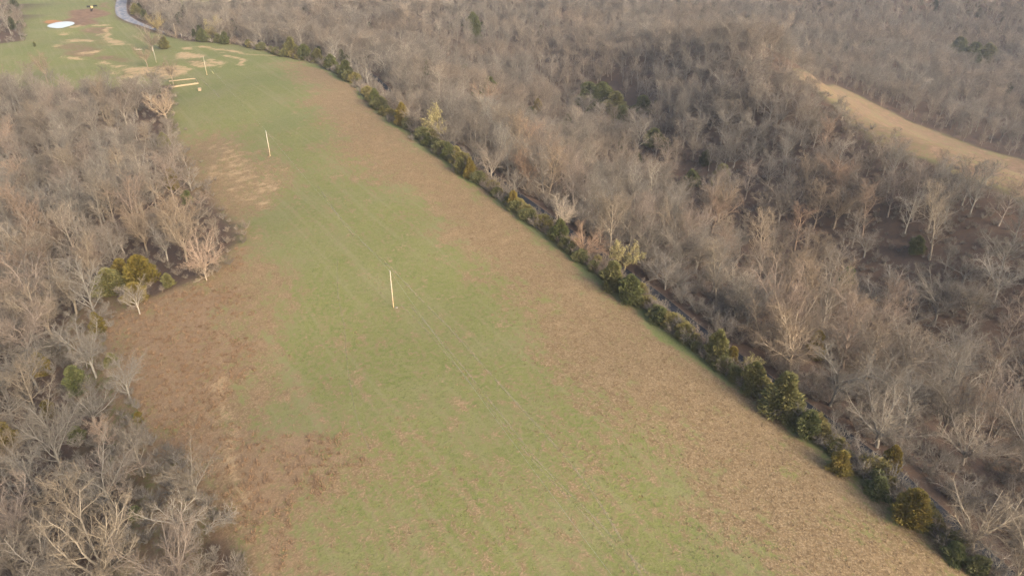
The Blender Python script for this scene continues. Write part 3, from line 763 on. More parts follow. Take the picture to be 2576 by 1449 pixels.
# (px, py of the foot, width, height factor, tint, label, short)
CEDARS = [
    (735, 143, 44, .9, OLIVE, 'broad olive cedar at the far end of the hedge, first of the far clump', 'first far hedge cedar'),
    (768, 151, 40, .8, DARK, 'dark cedar second in the far clump at the hedge end', 'second far hedge cedar'),
    (800, 158, 36, .8, OLIVE, 'olive cedar third along the far clump at the hedge end', 'third far hedge cedar'),
    (835, 176, 40, .8, DARK, 'dark wide cedar past the far clump where the hedge begins to curve', 'dark cedar at the hedge curve'),
    (872, 198, 42, .9, DARK, 'darkest cedar on the curve of the hedge', 'darkest curve cedar'),
    (945, 272, 34, 1.2, DARK, 'slim dark cedar standing alone halfway down the far hedge', 'slim dark hedge cedar'),
    (962, 290, 24, .8, OLIVE, 'little olive cedar beside the slim dark hedge cedar', 'little olive hedge cedar'),
    (1013, 318, 44, 1.15, GOLD, 'golden olive cedar in the hedge above the yellow budding tree', 'golden hedge cedar'),
    (1078, 368, 36, .8, DARK, 'dark cedar under the yellow budding tree on the far hedge', 'dark cedar under the yellow tree'),
    (1128, 404, 44, .9, DARK, 'dark rounded cedar beside the grass edge, left of the gold tipped pair', 'dark rounded cedar'),
    (1158, 438, 40, .9, OLIVE, 'olive cedar of the gold tipped pair in the hedge', 'olive cedar of the pair'),
    (1182, 450, 36, 1.3, GOLD, 'gold tipped upright cedar of the pair in the hedge', 'gold tipped hedge cedar'),
    (1290, 526, 38, 1.1, GOLD, 'brown gold cedar standing alone at the middle of the hedge', 'lone gold hedge cedar'),
    (1408, 608, 52, 1.0, DARK, 'dark green cedar at the foot of the pale leaning hedge tree', 'dark cedar at the pale tree'),
    (1538, 726, 76, .85, OLIVE, 'large mottled olive cedar, upper one of the big hedge clump', 'upper big clump cedar'),
    (1582, 758, 80, .8, DARK, 'large dark mottled cedar, lower one of the big hedge clump', 'lower big clump cedar'),
    (1660, 815, 56, .7, DARK, 'low dark cedar in the hedge beside a black patch of road', 'low dark hedge cedar'),
    (1800, 912, 74, 1.1, OLIVE, 'tall green cedar with yellow top left of the widest oak', 'tall yellow topped cedar'),
    (1838, 925, 44, 1.2, GOLD, 'narrow brown gold cedar beside the tall yellow topped cedar', 'narrow brown gold cedar'),
    (1890, 985, 84, .9, OLIVE, 'wide olive cedar in the hedge below the small yellow tree', 'wide olive hedge cedar'),
    (1962, 1045, 110, 1.0, OLIVE, 'biggest bright olive cedar of the hedge', 'biggest olive cedar'),
    (2026, 1100, 74, .95, DARK, 'dark olive cedar right of the biggest olive cedar', 'cedar right of the biggest one'),
    (2107, 1186, 66, .85, GOLD, 'small olive gold cedar on the field side of the white limbed tree', 'small olive gold cedar'),
    (2232, 1188, 60, 1.25, GOLD, 'orange tipped cedar beyond the black road strip', 'orange tipped cedar'),
    (2205, 1245, 70, .7, DARK, 'dark low cedar in front of the orange tipped cedar', 'low cedar by the orange tipped one'),
    (2282, 1318, 100, 1.0, GOLD, 'large golden cedar with visible trunk nearest the right field corner', 'large golden cedar'),
    (2395, 1405, 74, .6, DARK, 'dark low cedar under the many stemmed corner tree', 'cedar under the corner tree'),
    (282, 742, 90, .7, OLIVE, 'left olive cedar of the yellow green clump by the red grass', 'left cedar of the yellow clump'),
    (312, 708, 66, .8, GOLD, 'orange brown topped cedar in the yellow green clump', 'orange topped clump cedar'),
    (362, 718, 88, .8, LIME, 'brightest yellow green cedar, wide and rounded in the left clump', 'brightest yellow green cedar'),
    (345, 758, 74, .6, GOLD, 'front golden cedar of the yellow green clump behind slender stems', 'front golden clump cedar'),
    (425, 722, 40, .8, OLIVE, 'small olive cedar at the right end of the yellow green clump', 'small cedar at the clump end'),
    (251, 838, 44, 1.15, LIME, 'small round green cedar at the tip of the red grass', 'small round green cedar'),
    (438, 478, 44, 1.1, GOLD, 'yellow brown cedar at the wood edge level with the second pole', 'yellow brown edge cedar'),
    (474, 512, 36, .8, DARK, 'dark cedar low at the wood edge below the yellow brown cedar', 'dark cedar at the wood edge'),
    (415, 372, 36, .9, OLIVE, 'olive cedar at the wood edge above the pale domed tree', 'olive cedar above the domed tree'),
    (200, 985, 66, 1.0, DARK, 'dark green cedar under the wide grey tree by the red grass', 'dark cedar under the wide grey tree'),
    (112, 945, 50, 1.2, GOLD, 'olive gold cedar deep in the left wood, left of the dark one', 'olive gold wood cedar'),
    (128, 1050, 44, 1.0, LIME, 'small yellow green cedar in the left wood below the olive gold one', 'yellow green wood cedar'),
    (285, 925, 40, .9, OLIVE, 'small olive cedar where the red grass meets the slim tree', 'olive cedar at the slim tree'),
    (30, 1130, 64, 1.1, GOLD, 'olive gold cedar at the outer side of the left wood', 'outer olive gold cedar'),
    (200, 1110, 50, .8, DARK, 'low dark cedar behind the tall grey tree on the left', 'low dark wood cedar'),
    (345, 1300, 40, .7, DARK, 'low dark shrubby cedar between the huge forked oak and pale tree', 'low cedar by the huge oak'),
    (352, 1060, 30, .8, LIME, 'tiny green cedar on the red grass near the slim tree', 'tiny cedar on the red grass'),
    (416, 124, 30, .9, OLIVE, 'round olive cedar touching the round lawn tree by the road bend', 'olive cedar at the lawn tree'),
    (345, 40, 30, .8, OLIVE, 'dark olive cedar on the inside of the road bend', 'olive cedar inside the bend'),
    (366, 52, 24, .9, DARK, 'dark cedar lower on the inside of the road bend', 'dark cedar inside the bend'),
    (512, 106, 34, .8, DARK, 'dark cedar left of the far yellowish budding tree', 'cedar left of the far yellow tree'),
    (568, 112, 28, .9, DARK, 'dark cedar right of the far yellowish budding tree', 'cedar right of the far yellow tree'),
    (88, 118, 8, 1.2, DARK, 'tiny lone dark cedar on the green pasture', 'lone pasture cedar'),
    (1478, 268, 60, .8, DARK, 'dark cedar, left one of the big valley clump', 'left valley clump cedar'),
    (1512, 275, 60, .9, DARK, 'dark cedar in the middle of the big valley clump', 'middle valley clump cedar'),
    (1545, 285, 54, .8, OLIVE, 'olive dark cedar, right one of the big valley clump', 'right valley clump cedar'),
    (1560, 318, 48, .9, DARK, 'dark cedar just below the big valley clump', 'cedar below the valley clump'),
    (1615, 285, 44, .8, DARK, 'dark cedar well right of the big valley clump', 'cedar right of the valley clump'),
    (1190, 88, 36, 1.2, DARK, 'dark tall cedar alone in the far grey wood', 'tall far wood cedar'),
    (1198, 112, 30, .9, DARK, 'dark cedar below the tall one in the far grey wood', 'lower far wood cedar'),
    (1172, 205, 28, 1.2, DARK, 'dark pointed cedar in the wood left of the rounded reddish tree', 'pointed cedar'),
    (1232, 236, 34, 1.0, DARK, 'dark cedar directly behind the rounded reddish tree', 'cedar behind the reddish tree'),
    (1352, 290, 24, 1.4, GOLD, 'slim brownish cedar between the reddish tree and valley clump', 'slim brownish cedar'),
    (1410, 340, 30, .9, DARK, 'small dark cedar left of the pinkish fan tree in the valley', 'small valley cedar'),
    (1642, 372, 50, .8, DARK, 'dark cedar on the valley floor below the clump', 'valley floor cedar'),
    (1812, 470, 44, 1.1, OLIVE, 'olive cedar low on the brown slope across the valley', 'brown slope cedar'),
    (1735, 470, 40, .9, DARK, 'dark cedar left of the olive one on the brown slope', 'dark brown slope cedar'),
    (2045, 900, 56, 1.2, GOLD, 'olive gold cedar just right of the widest oak trunk', 'cedar right of the widest oak'),
    (2405, 140, 40, .9, DARK, 'dark cedar, left one of the clump on the far blue hillside', 'left hillside cedar'),
    (2440, 158, 44, .9, DARK, 'dark cedar in the middle of the far hillside clump', 'middle hillside cedar'),
    (2478, 150, 40, .8, OLIVE, 'olive cedar, right one of the far hillside clump', 'right hillside cedar'),
    (2470, 176, 36, .9, DARK, 'dark cedar below the others on the far hillside', 'lower hillside cedar'),
    (1580, 10, 30, .9, DARK, 'dark cedar high on the far hillside', 'high hillside cedar'),
    (2125, 720, 44, 1.0, DARK, 'dark cedar on the brown slope behind the widest oak', 'slope cedar behind the oak'),
    (2300, 640, 40, 1.0, DARK, 'small dark cedar high on the brown slope below the clearing', 'high brown slope cedar'),
]
for i, (px, py, wp, hf, tint, lab, short) in enumerate(CEDARS):
    P = G(px, py)
    key = 'cedar%d' % (i % 4)
    if 'valley' in lab or 'slope' in lab or 'hillside' in lab or 'far grey' in lab or 'reddish' in lab: wp = wp * 1.3; hf = hf * .8
    sc_ = px_scale(P, wp, LEAF[key]['W'])
    hz = hf * (5.2 / LEAF[key]['W']) ** -1 if False else hf
    green(key, P, sc_, random.random() * 6.28, tint, lab, zs=hz * .78 * LEAF[key]['W'] / 5.2)
    LANDMARKS.append((short, P[0], P[1])); TAKEN.append((P[0], P[1], LEAF[key]['W'] * sc_ * .75))

# ------------------------------------------------------------------ scattered woods
def in_view(P, H, m):
    a, b, d = proj(P)
    a2, b2, _ = proj(np.asarray(P) + np.array([0, 0, 1.0]) * np.asarray(H)[..., None])
    return (d > 5) & (a > -m) & (a < 2576 + m) & (b > -m) & (b2 < 1449 + m)

def scatter(step, x0, x1, y0, y1, seed):
    g = np.random.default_rng(seed)
    X, Y = np.meshgrid(np.arange(x0, x1, step), np.arange(y0, y1, step))
    X = X + (np.arange(X.shape[0]) % 2)[:, None] * step / 2
    X = (X + g.uniform(-.42, .42, X.shape) * step).ravel(); Y = (Y + g.uniform(-.42, .42, Y.shape) * step).ravel()
    return X, Y, g

def woodland(X, Y, keep):
    ok = (sdist(OPEN, X, Y) < -keep) & (sdist(CLEAR, X, Y) < -1.5) & (pdist(road[:, :2], X, Y) > 3.6 + 4 * (X < -285)) & (sdist(FARP, X, Y) < 0)
    ok &= Y < 1500
    return ok

X1, Y1, g = scatter(8.4, -420, 560, 40, 470, 3)
X2, Y2, g2 = scatter(8.8, -700, 1150, 470, 1400, 4)
X, Y = np.concatenate([X1, X2]), np.concatenate([Y1, Y2])
m = woodland(X, Y, 1.5)
rdist = pdist(road[:, :2], X, Y); sdo = -sdist(OPEN, X, Y)
u_ = np.random.default_rng(77).random(len(X))
across = (X > 0) & (Y < 520) & (rdist > 62)
m &= ~(across & (u_ < .05 + .3 * (vnoise(X, Y, 22, 41) > .55)))
m &= ~((X < -60) & (Y > 280) & (sdo < 18) & (u_ < .6))
X, Y = X[m], Y[m]
Z = zat(X, Y)
Pts = np.stack([X, Y, Z], 1)
m = in_view(Pts, np.full(len(X), 20.0), 260)
for tx, ty, tr in list(TAKEN):
    L_ = math.hypot(tx, ty); TAKEN.append((tx - tx / L_ * 7.5, ty - ty / L_ * 7.5, min(tr, 5.5)))
for tx, ty, tr in TAKEN: m &= (X - tx) ** 2 + (Y - ty) ** 2 > tr * tr
Pts = Pts[m]; n = len(Pts)
g = np.random.default_rng(5)
keys = ['forest0', 'forest1', 'forest2', 'forest3', 'narrow0', 'narrow1', 'fork0', 'fork1', 'fork2', 'gnarled0', 'shrub0']
pr = np.array([.12, .12, .12, .11, .07, .07, .11, .11, .11, .03, .03])
which = g.choice(len(keys), n, p=pr / pr.sum())
Hs = np.array([PROTO[k_]['H'] for k_ in keys])[which]
left = Pts[:, 0] < -30
scl = g.uniform(.85, 1.38, n) * np.where(vnoise(Pts[:, 0], Pts[:, 1], 38, 21) > .62, 1.12, .95)
edge = np.minimum(-sdist(OPEN, Pts[:, 0], Pts[:, 1]), 30)
scl *= np.where(edge < 7, .72, 1.0)
scl *= np.where(np.abs(sdist(CLEAR, Pts[:, 0], Pts[:, 1])) < 18, .55, 1.0)
near = (proj(Pts)[2] < 235) & (g.random(n) < .62)
nk = g.integers(0, 5, n)
keys += ['oak0', 'oak1', 'oak2', 'round0']
which = np.where(near, np.array([6, 7, len(keys) - 4, len(keys) - 3, len(keys) - 2])[nk], which)
Hs = np.array([PROTO[k_]['H'] for k_ in keys])[which]
scl *= np.where(near & (nk > 1), .66, 1.0)
rz = g.random(n) * 6.28
px_, py_, dep_ = proj(Pts + np.stack([np.zeros(n), np.zeros(n), Hs * scl * .6], 1))
size = Hs * scl / dep_ * ((px_ > -20) & (px_ < 2596) & (py_ > -10) & (py_ < 1470))
order = np.argsort(-size)
NIND = 238
ind, rest = order[:NIND], order[NIND:]

LMx = np.array([[l[1], l[2]] for l in LANDMARKS])
ORD = ['nearest', 'second', 'third', 'fourth', 'fifth', 'sixth', 'seventh', 'eighth', 'ninth', 'tenth', 'eleventh', 'twelfth', 'thirteenth', 'fourteenth', 'fifteenth', 'sixteenth', 'seventeenth', 'eighteenth']
def relation(P):
    """which landmark stands nearest and on which side of it, seen from the drone"""
    d = np.hypot(LMx[:, 0] - P[0], LMx[:, 1] - P[1]); k_ = int(d.argmin())
    L = LMx[k_]; v = np.array(P[:2]) - L
    f = L / np.linalg.norm(L); rt = np.array([f[1], -f[0]])
    a, b = v @ f, v @ rt
    rel = ('behind' if a > 0 else 'in front of') if abs(a) > abs(b) else ('right of' if b > 0 else 'left of')
    return k_, rel, float(d[k_])
TONES = [('grey', GREY), ('pinkish', PINK), ('tan', TAN), ('brown', BROWN), ('pale', (1.22, 1.2, 1.16)), ('rusty', RUST)]
def label_all(items, noun):
    """items: (P, tone, form); a label for each that says which landmark it stands by and how far down the line"""
    rel = [relation(it[0]) for it in items]
    groups = {}
    for i_, (k_, r_, d_) in enumerate(rel): groups.setdefault((k_, r_), []).append((d_, i_))
    out = [None] * len(items)
    for (k_, r_), lst in groups.items():
        lst.sort()
        for j_, (_, i_) in enumerate(lst):
            it = items[i_]; o_ = '' if len(lst) == 1 else ORD[min(j_, 17)] + ' one '
            l_ = f'{it[2]} {it[1]} {noun}, {o_}{r_} the {LANDMARKS[k_][0]}'
            out[i_] = l_ if len(l_.split()) <= 16 else f'{it[1]} {noun}, {o_}{r_} the {LANDMARKS[k_][0]}'
    return out
FORM = {'oak': 'spreading', 'round': 'round', 'forest': 'fan crowned', 'narrow': 'slender', 'fork': 'forked', 'gnarled': 'low twisted', 'shrub': 'low bushy'}
tone_i = g.choice(6, NIND, p=[.34, .16, .2, .16, .08, .06])
items = [(Pts[i], TONES[tone_i[j]][0], FORM[keys[which[i]].rstrip('0123456789')]) for j, i in enumerate(ind)]
labs = label_all(items, 'bare tree')
for j, i in enumerate(ind):
    bare(keys[which[i]], Pts[i], float(scl[i]) * 1.06, float(rz[i]), TONES[tone_i[j]][1], labs[j], zs=.86, group='bare trees of the woods round the field', lean=tuple(g.normal(0, .045, 2)))

VERGE = [(1345, 572), (1425, 628), (1505, 688), (1645, 786), (1702, 832), (1750, 866), (1930, 1012), (2015, 1072), (2135, 1146), (2190, 1206), (2305, 1292), (2372, 1362), (2500, 1440), (1240, 486), (1180, 438), (1110, 378), (1040, 318), (985, 272)]
its = [(G(*v), 'pale', 'twiggy') for v in VERGE]
labs = label_all(its, 'verge tree')
for j, it in enumerate(its):
    bare(('gnarled0', 'gnarled1', 'shrub0')[j % 3], it[0], (.75, .9, 1.15)[j % 3], float(j * 1.7), (PALE, GREY, PINK)[j % 3], labs[j], group='small trees on the road verge')

def scatter_object(name, P, rot, scl3, which_, meshes, **props):
    """one countless mass: copies of a few shapes spread over points by geometry nodes"""
    me_ = bpy.data.meshes.new(name)
    me_.vertices.add(len(P)); me_.vertices.foreach_set('co', np.ascontiguousarray(P, np.float32).ravel())
    for nm, ar, tp in (('rot', rot, 'FLOAT_VECTOR'), ('scl', scl3, 'FLOAT_VECTOR')):
        a_ = me_.attributes.new(nm, tp, 'POINT'); a_.data.foreach_set('vector', np.ascontiguousarray(ar, np.float32).ravel())
    a_ = me_.attributes.new('which', 'INT', 'POINT'); a_.data.foreach_set('value', np.ascontiguousarray(which_, np.int32))
    o_ = link(name, me_, kind='stuff', **props)
    coll = bpy.data.collections.new(name + '_shapes')
    for i_, mm in enumerate(meshes):
        q = bpy.data.objects.new('%s_shape_%02d' % (name, i_), mm); coll.objects.link(q)
    ng = bpy.data.node_groups.new(name, 'GeometryNodeTree')
    ng.interface.new_socket(name='Geometry', in_out='INPUT', socket_type='NodeSocketGeometry')
    ng.interface.new_socket(name='Geometry', in_out='OUTPUT', socket_type='NodeSocketGeometry')
    nd, ln = ng.nodes, ng.links
    gi, go = nd.new('NodeGroupInput'), nd.new('NodeGroupOutput')
    ci = nd.new('GeometryNodeCollectionInfo'); ci.inputs['Collection'].default_value = coll
    ci.inputs['Separate Children'].default_value = True; ci.inputs['Reset Children'].default_value = True
    ip = nd.new('GeometryNodeInstanceOnPoints'); ip.inputs['Pick Instance'].default_value = True
    def na(nm, tp):
        q = nd.new('GeometryNodeInputNamedAttribute'); q.data_type = tp; q.inputs['Name'].default_value = nm; return q.outputs['Attribute']
    ln.new(gi.outputs[0], ip.inputs['Points']); ln.new(ci.outputs[0], ip.inputs['Instance'])
    ln.new(na('which', 'INT'), ip.inputs['Instance Index']); ln.new(na('rot', 'FLOAT_VECTOR'), ip.inputs['Rotation']); ln.new(na('scl', 'FLOAT_VECTOR'), ip.inputs['Scale'])
    ln.new(ip.outputs[0], go.inputs[0])
    md = o_.modifiers.new('scatter', 'NODES'); md.node_group = ng
    return o_

def joined(key, bm_, tm_):
    (tv, tf), (cv, cf) = PROTO[key]['raw']
    return mesh_from('woods_' + key, np.concatenate([tv, cv]), tf + [[i_ + len(tv) for i_ in f] for f in cf], (bm_, tm_), False, [0] * (len(tf) + PROTO[key]['nb']) + [1] * (len(cf) - PROTO[key]['nb']))
bark_w = bark_material('bark_woods', (.185, .166, .138), (.30, .268, .222))
twig_w = bark_material('twigs_woods', (.120, .102, .081), (.212, .178, .140))
cedar_w = leaf_material('cedar_woods', (.052, .060, .026), (.072, .074, .030), (.095, .086, .038))
woods_mesh = [joined(k_, bark_w, twig_w) for k_ in keys]
q = Pts[rest]
evg = (g.random(len(rest)) < np.where(vnoise(q[:, 0], q[:, 1], 60, 51) > .61, .15, .012)) & (sdist(CLEAR, q[:, 0], q[:, 1]) < -70) & (q[:, 1] > 240)
wr = np.where(evg, len(keys) + g.integers(0, 2, len(rest)), which[rest])
sr = np.where(evg, g.uniform(.9, 1.5, len(rest)), scl[rest])
for c_ in (0, 1):
    lv, lf = LEAF['cedar%d' % c_]['raw']
    woods_mesh.append(mesh_from('woods_cedar', lv[:15000], lf[:5000], (cedar_w,)))
print('individual', len(ind), 'woods', len(rest))
rotv = np.stack([g.normal(0, .05, len(rest)), g.normal(0, .05, len(rest)), rz[rest]], 1)
scatter_object('distant_woods', q, rotv, np.stack([sr * 1.08, sr * 1.08, sr * .86], 1), wr, woods_mesh,
               label='leafless grey brown woodland covering the valley and the hills beyond', category='woods')

# undergrowth on the woodland floor and along its edge
X, Y, g = scatter(3.6, -320, 420, 50, 430, 8)
Xb, Yb, gb = scatter(4.2, -330, -60, 430, 640, 18); Xc, Yc, gc = scatter(4.6, -540, -330, 440, 700, 19); Xd, Yd, gd = scatter(3.0, -95, -20, 60, 150, 20); X, Y = np.concatenate([X, Xb, Xc, Xd]), np.concatenate([Y, Yb, Yc, Yd])
rdu = pdist(road[:, :2], X, Y); m = (woodland(X, Y, -.5) | ((X < -20) & (Y > 165) & (Y < 330) & (sdist(OPEN, X, Y) < 5) & (sdist(OPEN, X, Y) > -1) & (vnoise(X, Y, 7, 71) > .55)) | ((sdist(CLEAR, X, Y) > -2) & (sdist(CLEAR, X, Y) < 5) & (vnoise(X, Y, 9, 72) > .5))) & (g.random(len(X)) < np.where(rdu < 22, .95, .6)); X, Y = X[m], Y[m]; rdu = rdu[m]; m = (rdu > 4.0) & ((rdu > 5.2) | (Y > 105)); X, Y, rdu = X[m], Y[m], rdu[m]
P = np.stack([X, Y, zat(X, Y)], 1); mm_ = in_view(P, np.full(len(X), 3.0), 200); P = P[mm_]; n = len(P)
scatter_object('undergrowth', P, np.stack([np.zeros(n), np.zeros(n), g.random(n) * 6.28], 1), np.repeat((g.uniform(.3, .75, n) * np.where(rdu[mm_] < 8, 1.9, np.where(rdu[mm_] < 22, 1.45, np.where((P[:, 1] < 150) & (P[:, 0] < 0), 1.25, 1.0))))[:, None], 3, 1), g.choice(2, n),
               [joined('shrub0', bark_w, twig_w), joined('shrub1', bark_w, twig_w)], label='bare brushy undergrowth on the brown leaf litter of the woods', category='undergrowth')

# brush along the hedge between field and road: individual shrubs
he = resample(Gs([(2560, 1530)] + right_edge[2:20]), 1.0)[:, :2]
g = np.random.default_rng(12)
shr, k_ = [], 0
s_ = 0.0
while k_ < len(he) - 2:
    p = he[k_]; t = he[k_ + 1] - he[k_ - 1 if k_ else 0]; t /= np.linalg.norm(t) + 1e-9
    nrm = np.array([t[1], -t[0]]); nrm = nrm if nrm[0] > 0 else -nrm
    for off in ((g.uniform(.3, 1.2), g.uniform(1.8, 3.2)) if p[1] < 300 else (g.uniform(1, 4),)):
        qx = p + nrm * off + t * g.uniform(-1, 1)
        if pdist(road[:, :2], np.array([qx[0]]), np.array([qx[1]]))[0] > 2.8: shr.append((qx[0], qx[1], float(zat(qx[0], qx[1]))))
    k_ += 2 if p[1] < 190 else (3 if p[1] < 300 else 5)
print('hedge shrubs', len(shr))
its, typ = [], []
for i, P in enumerate(shr):
    ev = g.random() < .48
    typ.append(ev); its.append((np.array(P), ('olive', 'dark green')[i % 2] if ev else ('grey', 'brown', 'pinkish')[i % 3], 'leafy' if ev else 'twiggy'))
labs = label_all(its, 'hedge shrub')
for i, P in enumerate(shr):
    if typ[i]: green('bush%d' % (i % 3), P, float(g.uniform(.75, 1.35) * (1 if P[1] < 250 else 1.35)), float(g.random() * 6.28), ((1.2, 1.12, .85), (.85, .92, .80))[i % 2], labs[i], name='evergreen_shrub', cat='shrub', group='shrubs of the hedge along the road')
    else:
        bare('shrub%d' % (i % 2), P, float(g.uniform(.5, 1.0) * (1 if P[1] < 250 else 1.5)), float(g.random() * 6.28), {'grey': (1.25, 1.25, 1.25), 'brown': (1, .95, .88), 'pinkish': (1.25, 1.14, 1.08)}[its[i][1]], labs[i], name='bare_shrub', cat='shrub', group='shrubs of the hedge along the road')

# ------------------------------------------------------------------ dry grass tufts
def tuft(seed, n, h, spread, mat=None):
    g_ = np.random.default_rng(seed)
    a = g_.random(n) * 6.28; r_ = spread * np.sqrt(g_.random(n))
    C = np.stack([r_ * np.cos(a), r_ * np.sin(a), np.full(n, -.03)], 1)
    D = np.stack([np.cos(a) * .5, np.sin(a) * .5, np.ones(n)], 1) + g_.normal(0, .3, (n, 3))
    D /= np.linalg.norm(D, axis=1, keepdims=True)
    b = g_.random(n) * 6.28; S = np.stack([np.cos(b), np.sin(b), np.zeros(n)], 1) * .05
    L = h * g_.uniform(.5, 1.2, n)[:, None]
    Vv = np.stack([C - S, C + S, C + D * L], 1).reshape(-1, 3)
    return mesh_from('tuft', Vv, np.arange(3 * n).reshape(n, 3).tolist(), (mat or dry_leaf,))
tufts = [tuft(i, 18, .30, .35) for i in range(3)] + [tuft(9 + i, 34, .75, .5, rust_leaf) for i in range(2)]
X, Y, g = scatter(1.15, -120, 160, 55, 330, 15)
i_ = np.clip(np.searchsorted(gx, X), 0, len(gx) - 1); j_ = np.clip(np.searchsorted(gy, Y), 0, len(gy) - 1)
dv = np.maximum(dry, red)[j_, i_] + (vnoise(X, Y, 6, 31) - .5) * .5 + (g.random(len(X)) - .5) * .9
m = (dv > np.where(red[j_, i_] > .35, .5, .62)) & (sdist(OPEN, X, Y) > .5); X, Y = X[m], Y[m]
rv = red[j_, i_][m]
P = np.stack([X, Y, zat(X, Y)], 1); mm = in_view(P, np.full(len(X), 1.0), 150); P, rv = P[mm], rv[mm]; n = len(P)
print('tufts', n)
hs = g.uniform(.55, 1.1, n) * np.where(rv > .35, 1.0, .8)
scatter_object('dry_grass', P, np.stack([np.zeros(n), np.zeros(n), g.random(n) * 6.28], 1), np.stack([g.uniform(.7, 1.3, n), g.uniform(.7, 1.3, n), hs], 1), np.where((rv > .35) & (g.random(n) < .6), 3 + g.integers(0, 2, n), g.choice(3, n)), tufts,
               label='tufts of dead tan grass along both sides of the green field', category='grass')

# ------------------------------------------------------------------ haze
hm = bpy.data.materials.new('haze'); hm.use_nodes = True
hn = hm.node_tree
hn.nodes.remove(hn.nodes['Principled BSDF'])
pv = hn.nodes.new('ShaderNodeVolumePrincipled')
pv.inputs['Color'].default_value = (.86, .91, 1.0, 1); pv.inputs['Density'].default_value = HAZE; pv.inputs['Anisotropy'].default_value = .2
hn.links.new(pv.outputs[0], hn.nodes['Material Output'].inputs['Volume'])
zlo, zhi = float(GZ.min()) - 1.5, max(float(GZ.max()) + 2, CAM_H + 4)
print('haze', zlo, zhi)
hb = [(x, y, z) for z in (zlo, zhi) for x, y in ((-6050, -5050), (6050, -5050), (6050, 9050), (-6050, 9050))]
link('haze', mesh_from('haze', hb, [(3, 2, 1, 0), (4, 5, 6, 7), (0, 1, 5, 4), (1, 2, 6, 5), (2, 3, 7, 6), (3, 0, 4, 7)], (hm,)), kind='stuff', label='thin pale haze over the hills', category='haze')

# ------------------------------------------------------------------ utility poles and lines
s = N('pole_wood')
tc = s.n('ShaderNodeTexCoord').outputs['Object']
mp = s.n('ShaderNodeMapping'); s.set(mp.inputs[0], tc); mp.inputs['Scale'].default_value = (14, 14, .6)
gr = s.noise(1.0, 4, .6, mp.outputs[0])
sp = s.n('ShaderNodeSeparateXYZ'); s.set(sp.inputs[0], tc)
hh = s.math('DIVIDE', sp.outputs[2], 10.0)
c = s.mix(hh, (.44, .305, .165), (.50, .435, .35))
c = s.mix(s.math('MULTIPLY', s.ramp(gr, .5, .75), .4), c, (.40, .24, .11))
c = s.mix(1.0, c, s.n('ShaderNodeObjectInfo').outputs['Color'], 'MULTIPLY')
pole_mat = s.done(c, .75)
def flat(name, col, rough=.6, metal=0.0):
    s_ = N(name); s_.b.inputs['Metallic'].default_value = metal
    pos_ = s_.n('ShaderNodeNewGeometry').outputs['Position']
    return s_.done(s_.mix(s_.noise(3, 3, .6, pos_), tuple(v * .8 for v in col), tuple(min(v * 1.15, 1) for v in col)), rough)
porcelain, galv, wire_mat = flat('porcelain', (.55, .55, .56), .3), flat('galvanised', (.42, .43, .45), .45, .6), flat('wire', (.45, .45, .44), .5, .3)
yellow_plastic, dirt = flat('guard_plastic', (.62, .55, .25), .5), flat('fresh_dirt', (.20, .135, .08), .95)

def tube_mesh(name, pts, rad, sides, mat, cap=True):
    v, f = tubes(np.array([pts], float), np.array([rad], float), sides)
    f = f.tolist(); n_ = len(pts)
    if cap: f += [list(range(sides))[::-1], list(range((n_ - 1) * sides, n_ * sides))]
    return mesh_from(name, v, f, (mat,), True)
PH = 10.2
pm = tube_mesh('pole', [(0, 0, -.5), (0, 0, .02), (0, 0, 3), (0, 0, 6.5), (0, 0, PH - .15), (0, 0, PH)], [.15, .145, .132, .118, .104, .092], 12, pole_mat)
ins = tube_mesh('insulator', [(0, 0, PH), (0, 0, PH + .12), (0, 0, PH + .16), (0, 0, PH + .28), (0, 0, PH + .34)], [.025, .025, .07, .085, .03], 8, porcelain)
brk = tube_mesh('neutral_bracket', [(.1, 0, PH - 1.5), (.26, 0, PH - 1.5), (.30, 0, PH - 1.44)], [.03, .035, .06], 8, galv)
gwm = tube_mesh('ground_wire', [(-.14, -.10, 0), (-.125, -.09, 4), (-.10, -.075, 8.5)], [.02, .02, .02], 4, galv)
bolt = tube_mesh('bolt', [(0, -.17, PH - .9), (0, .17, PH - .9)], [.02, .02], 6, galv)
POLES = [((990, 774), 'brightest utility pole of new yellow wood, nearest one, in mid field', (1, 1, 1)), ((680, 394), 'second utility pole up the field, cream wood with a small dirt mound', (1.0, 1.08, 1.15)),
         ((521, 190), 'utility pole above the timber foundation with a yellow guarded guy wire', (.95, 1.0, .95)), ((393.5, 159), 'thin greyish utility pole below the round lawn tree', (.62, .70, .80)),
         ((444.5, 97), 'farthest utility pole, standing where the road leaves the wood', (.85, .82, .75))]
tops = []
for (px, py), lab, tint in POLES:
    P = G(px, py)
    r = link('utility_pole', None, None, P, label=lab, category='utility pole', group='utility poles across the field')
    part('pole', pm, r, color=tint); part('insulator', ins, r); part('neutral_bracket', brk, r); part('ground_wire', gwm, r); part('bolt', bolt, r)
    tops.append(P + np.array([0, 0, PH + .3]))
    if 'guy wire' in lab:
        q = G(539, 189); v = q - P
        part('guy_wire', tube_mesh('guy_wire', [(0, 0, PH - 1.2), tuple(v)], [.014, .014], 4, galv), r)
        a_ = np.array([0, 0, PH - 1.2]); d_ = v - a_
        part('guy_guard', tube_mesh('guy_guard', [tuple(a_ + d_ * .77), tuple(a_ + d_ * .985)], [.07, .07], 8, yellow_plastic), r)
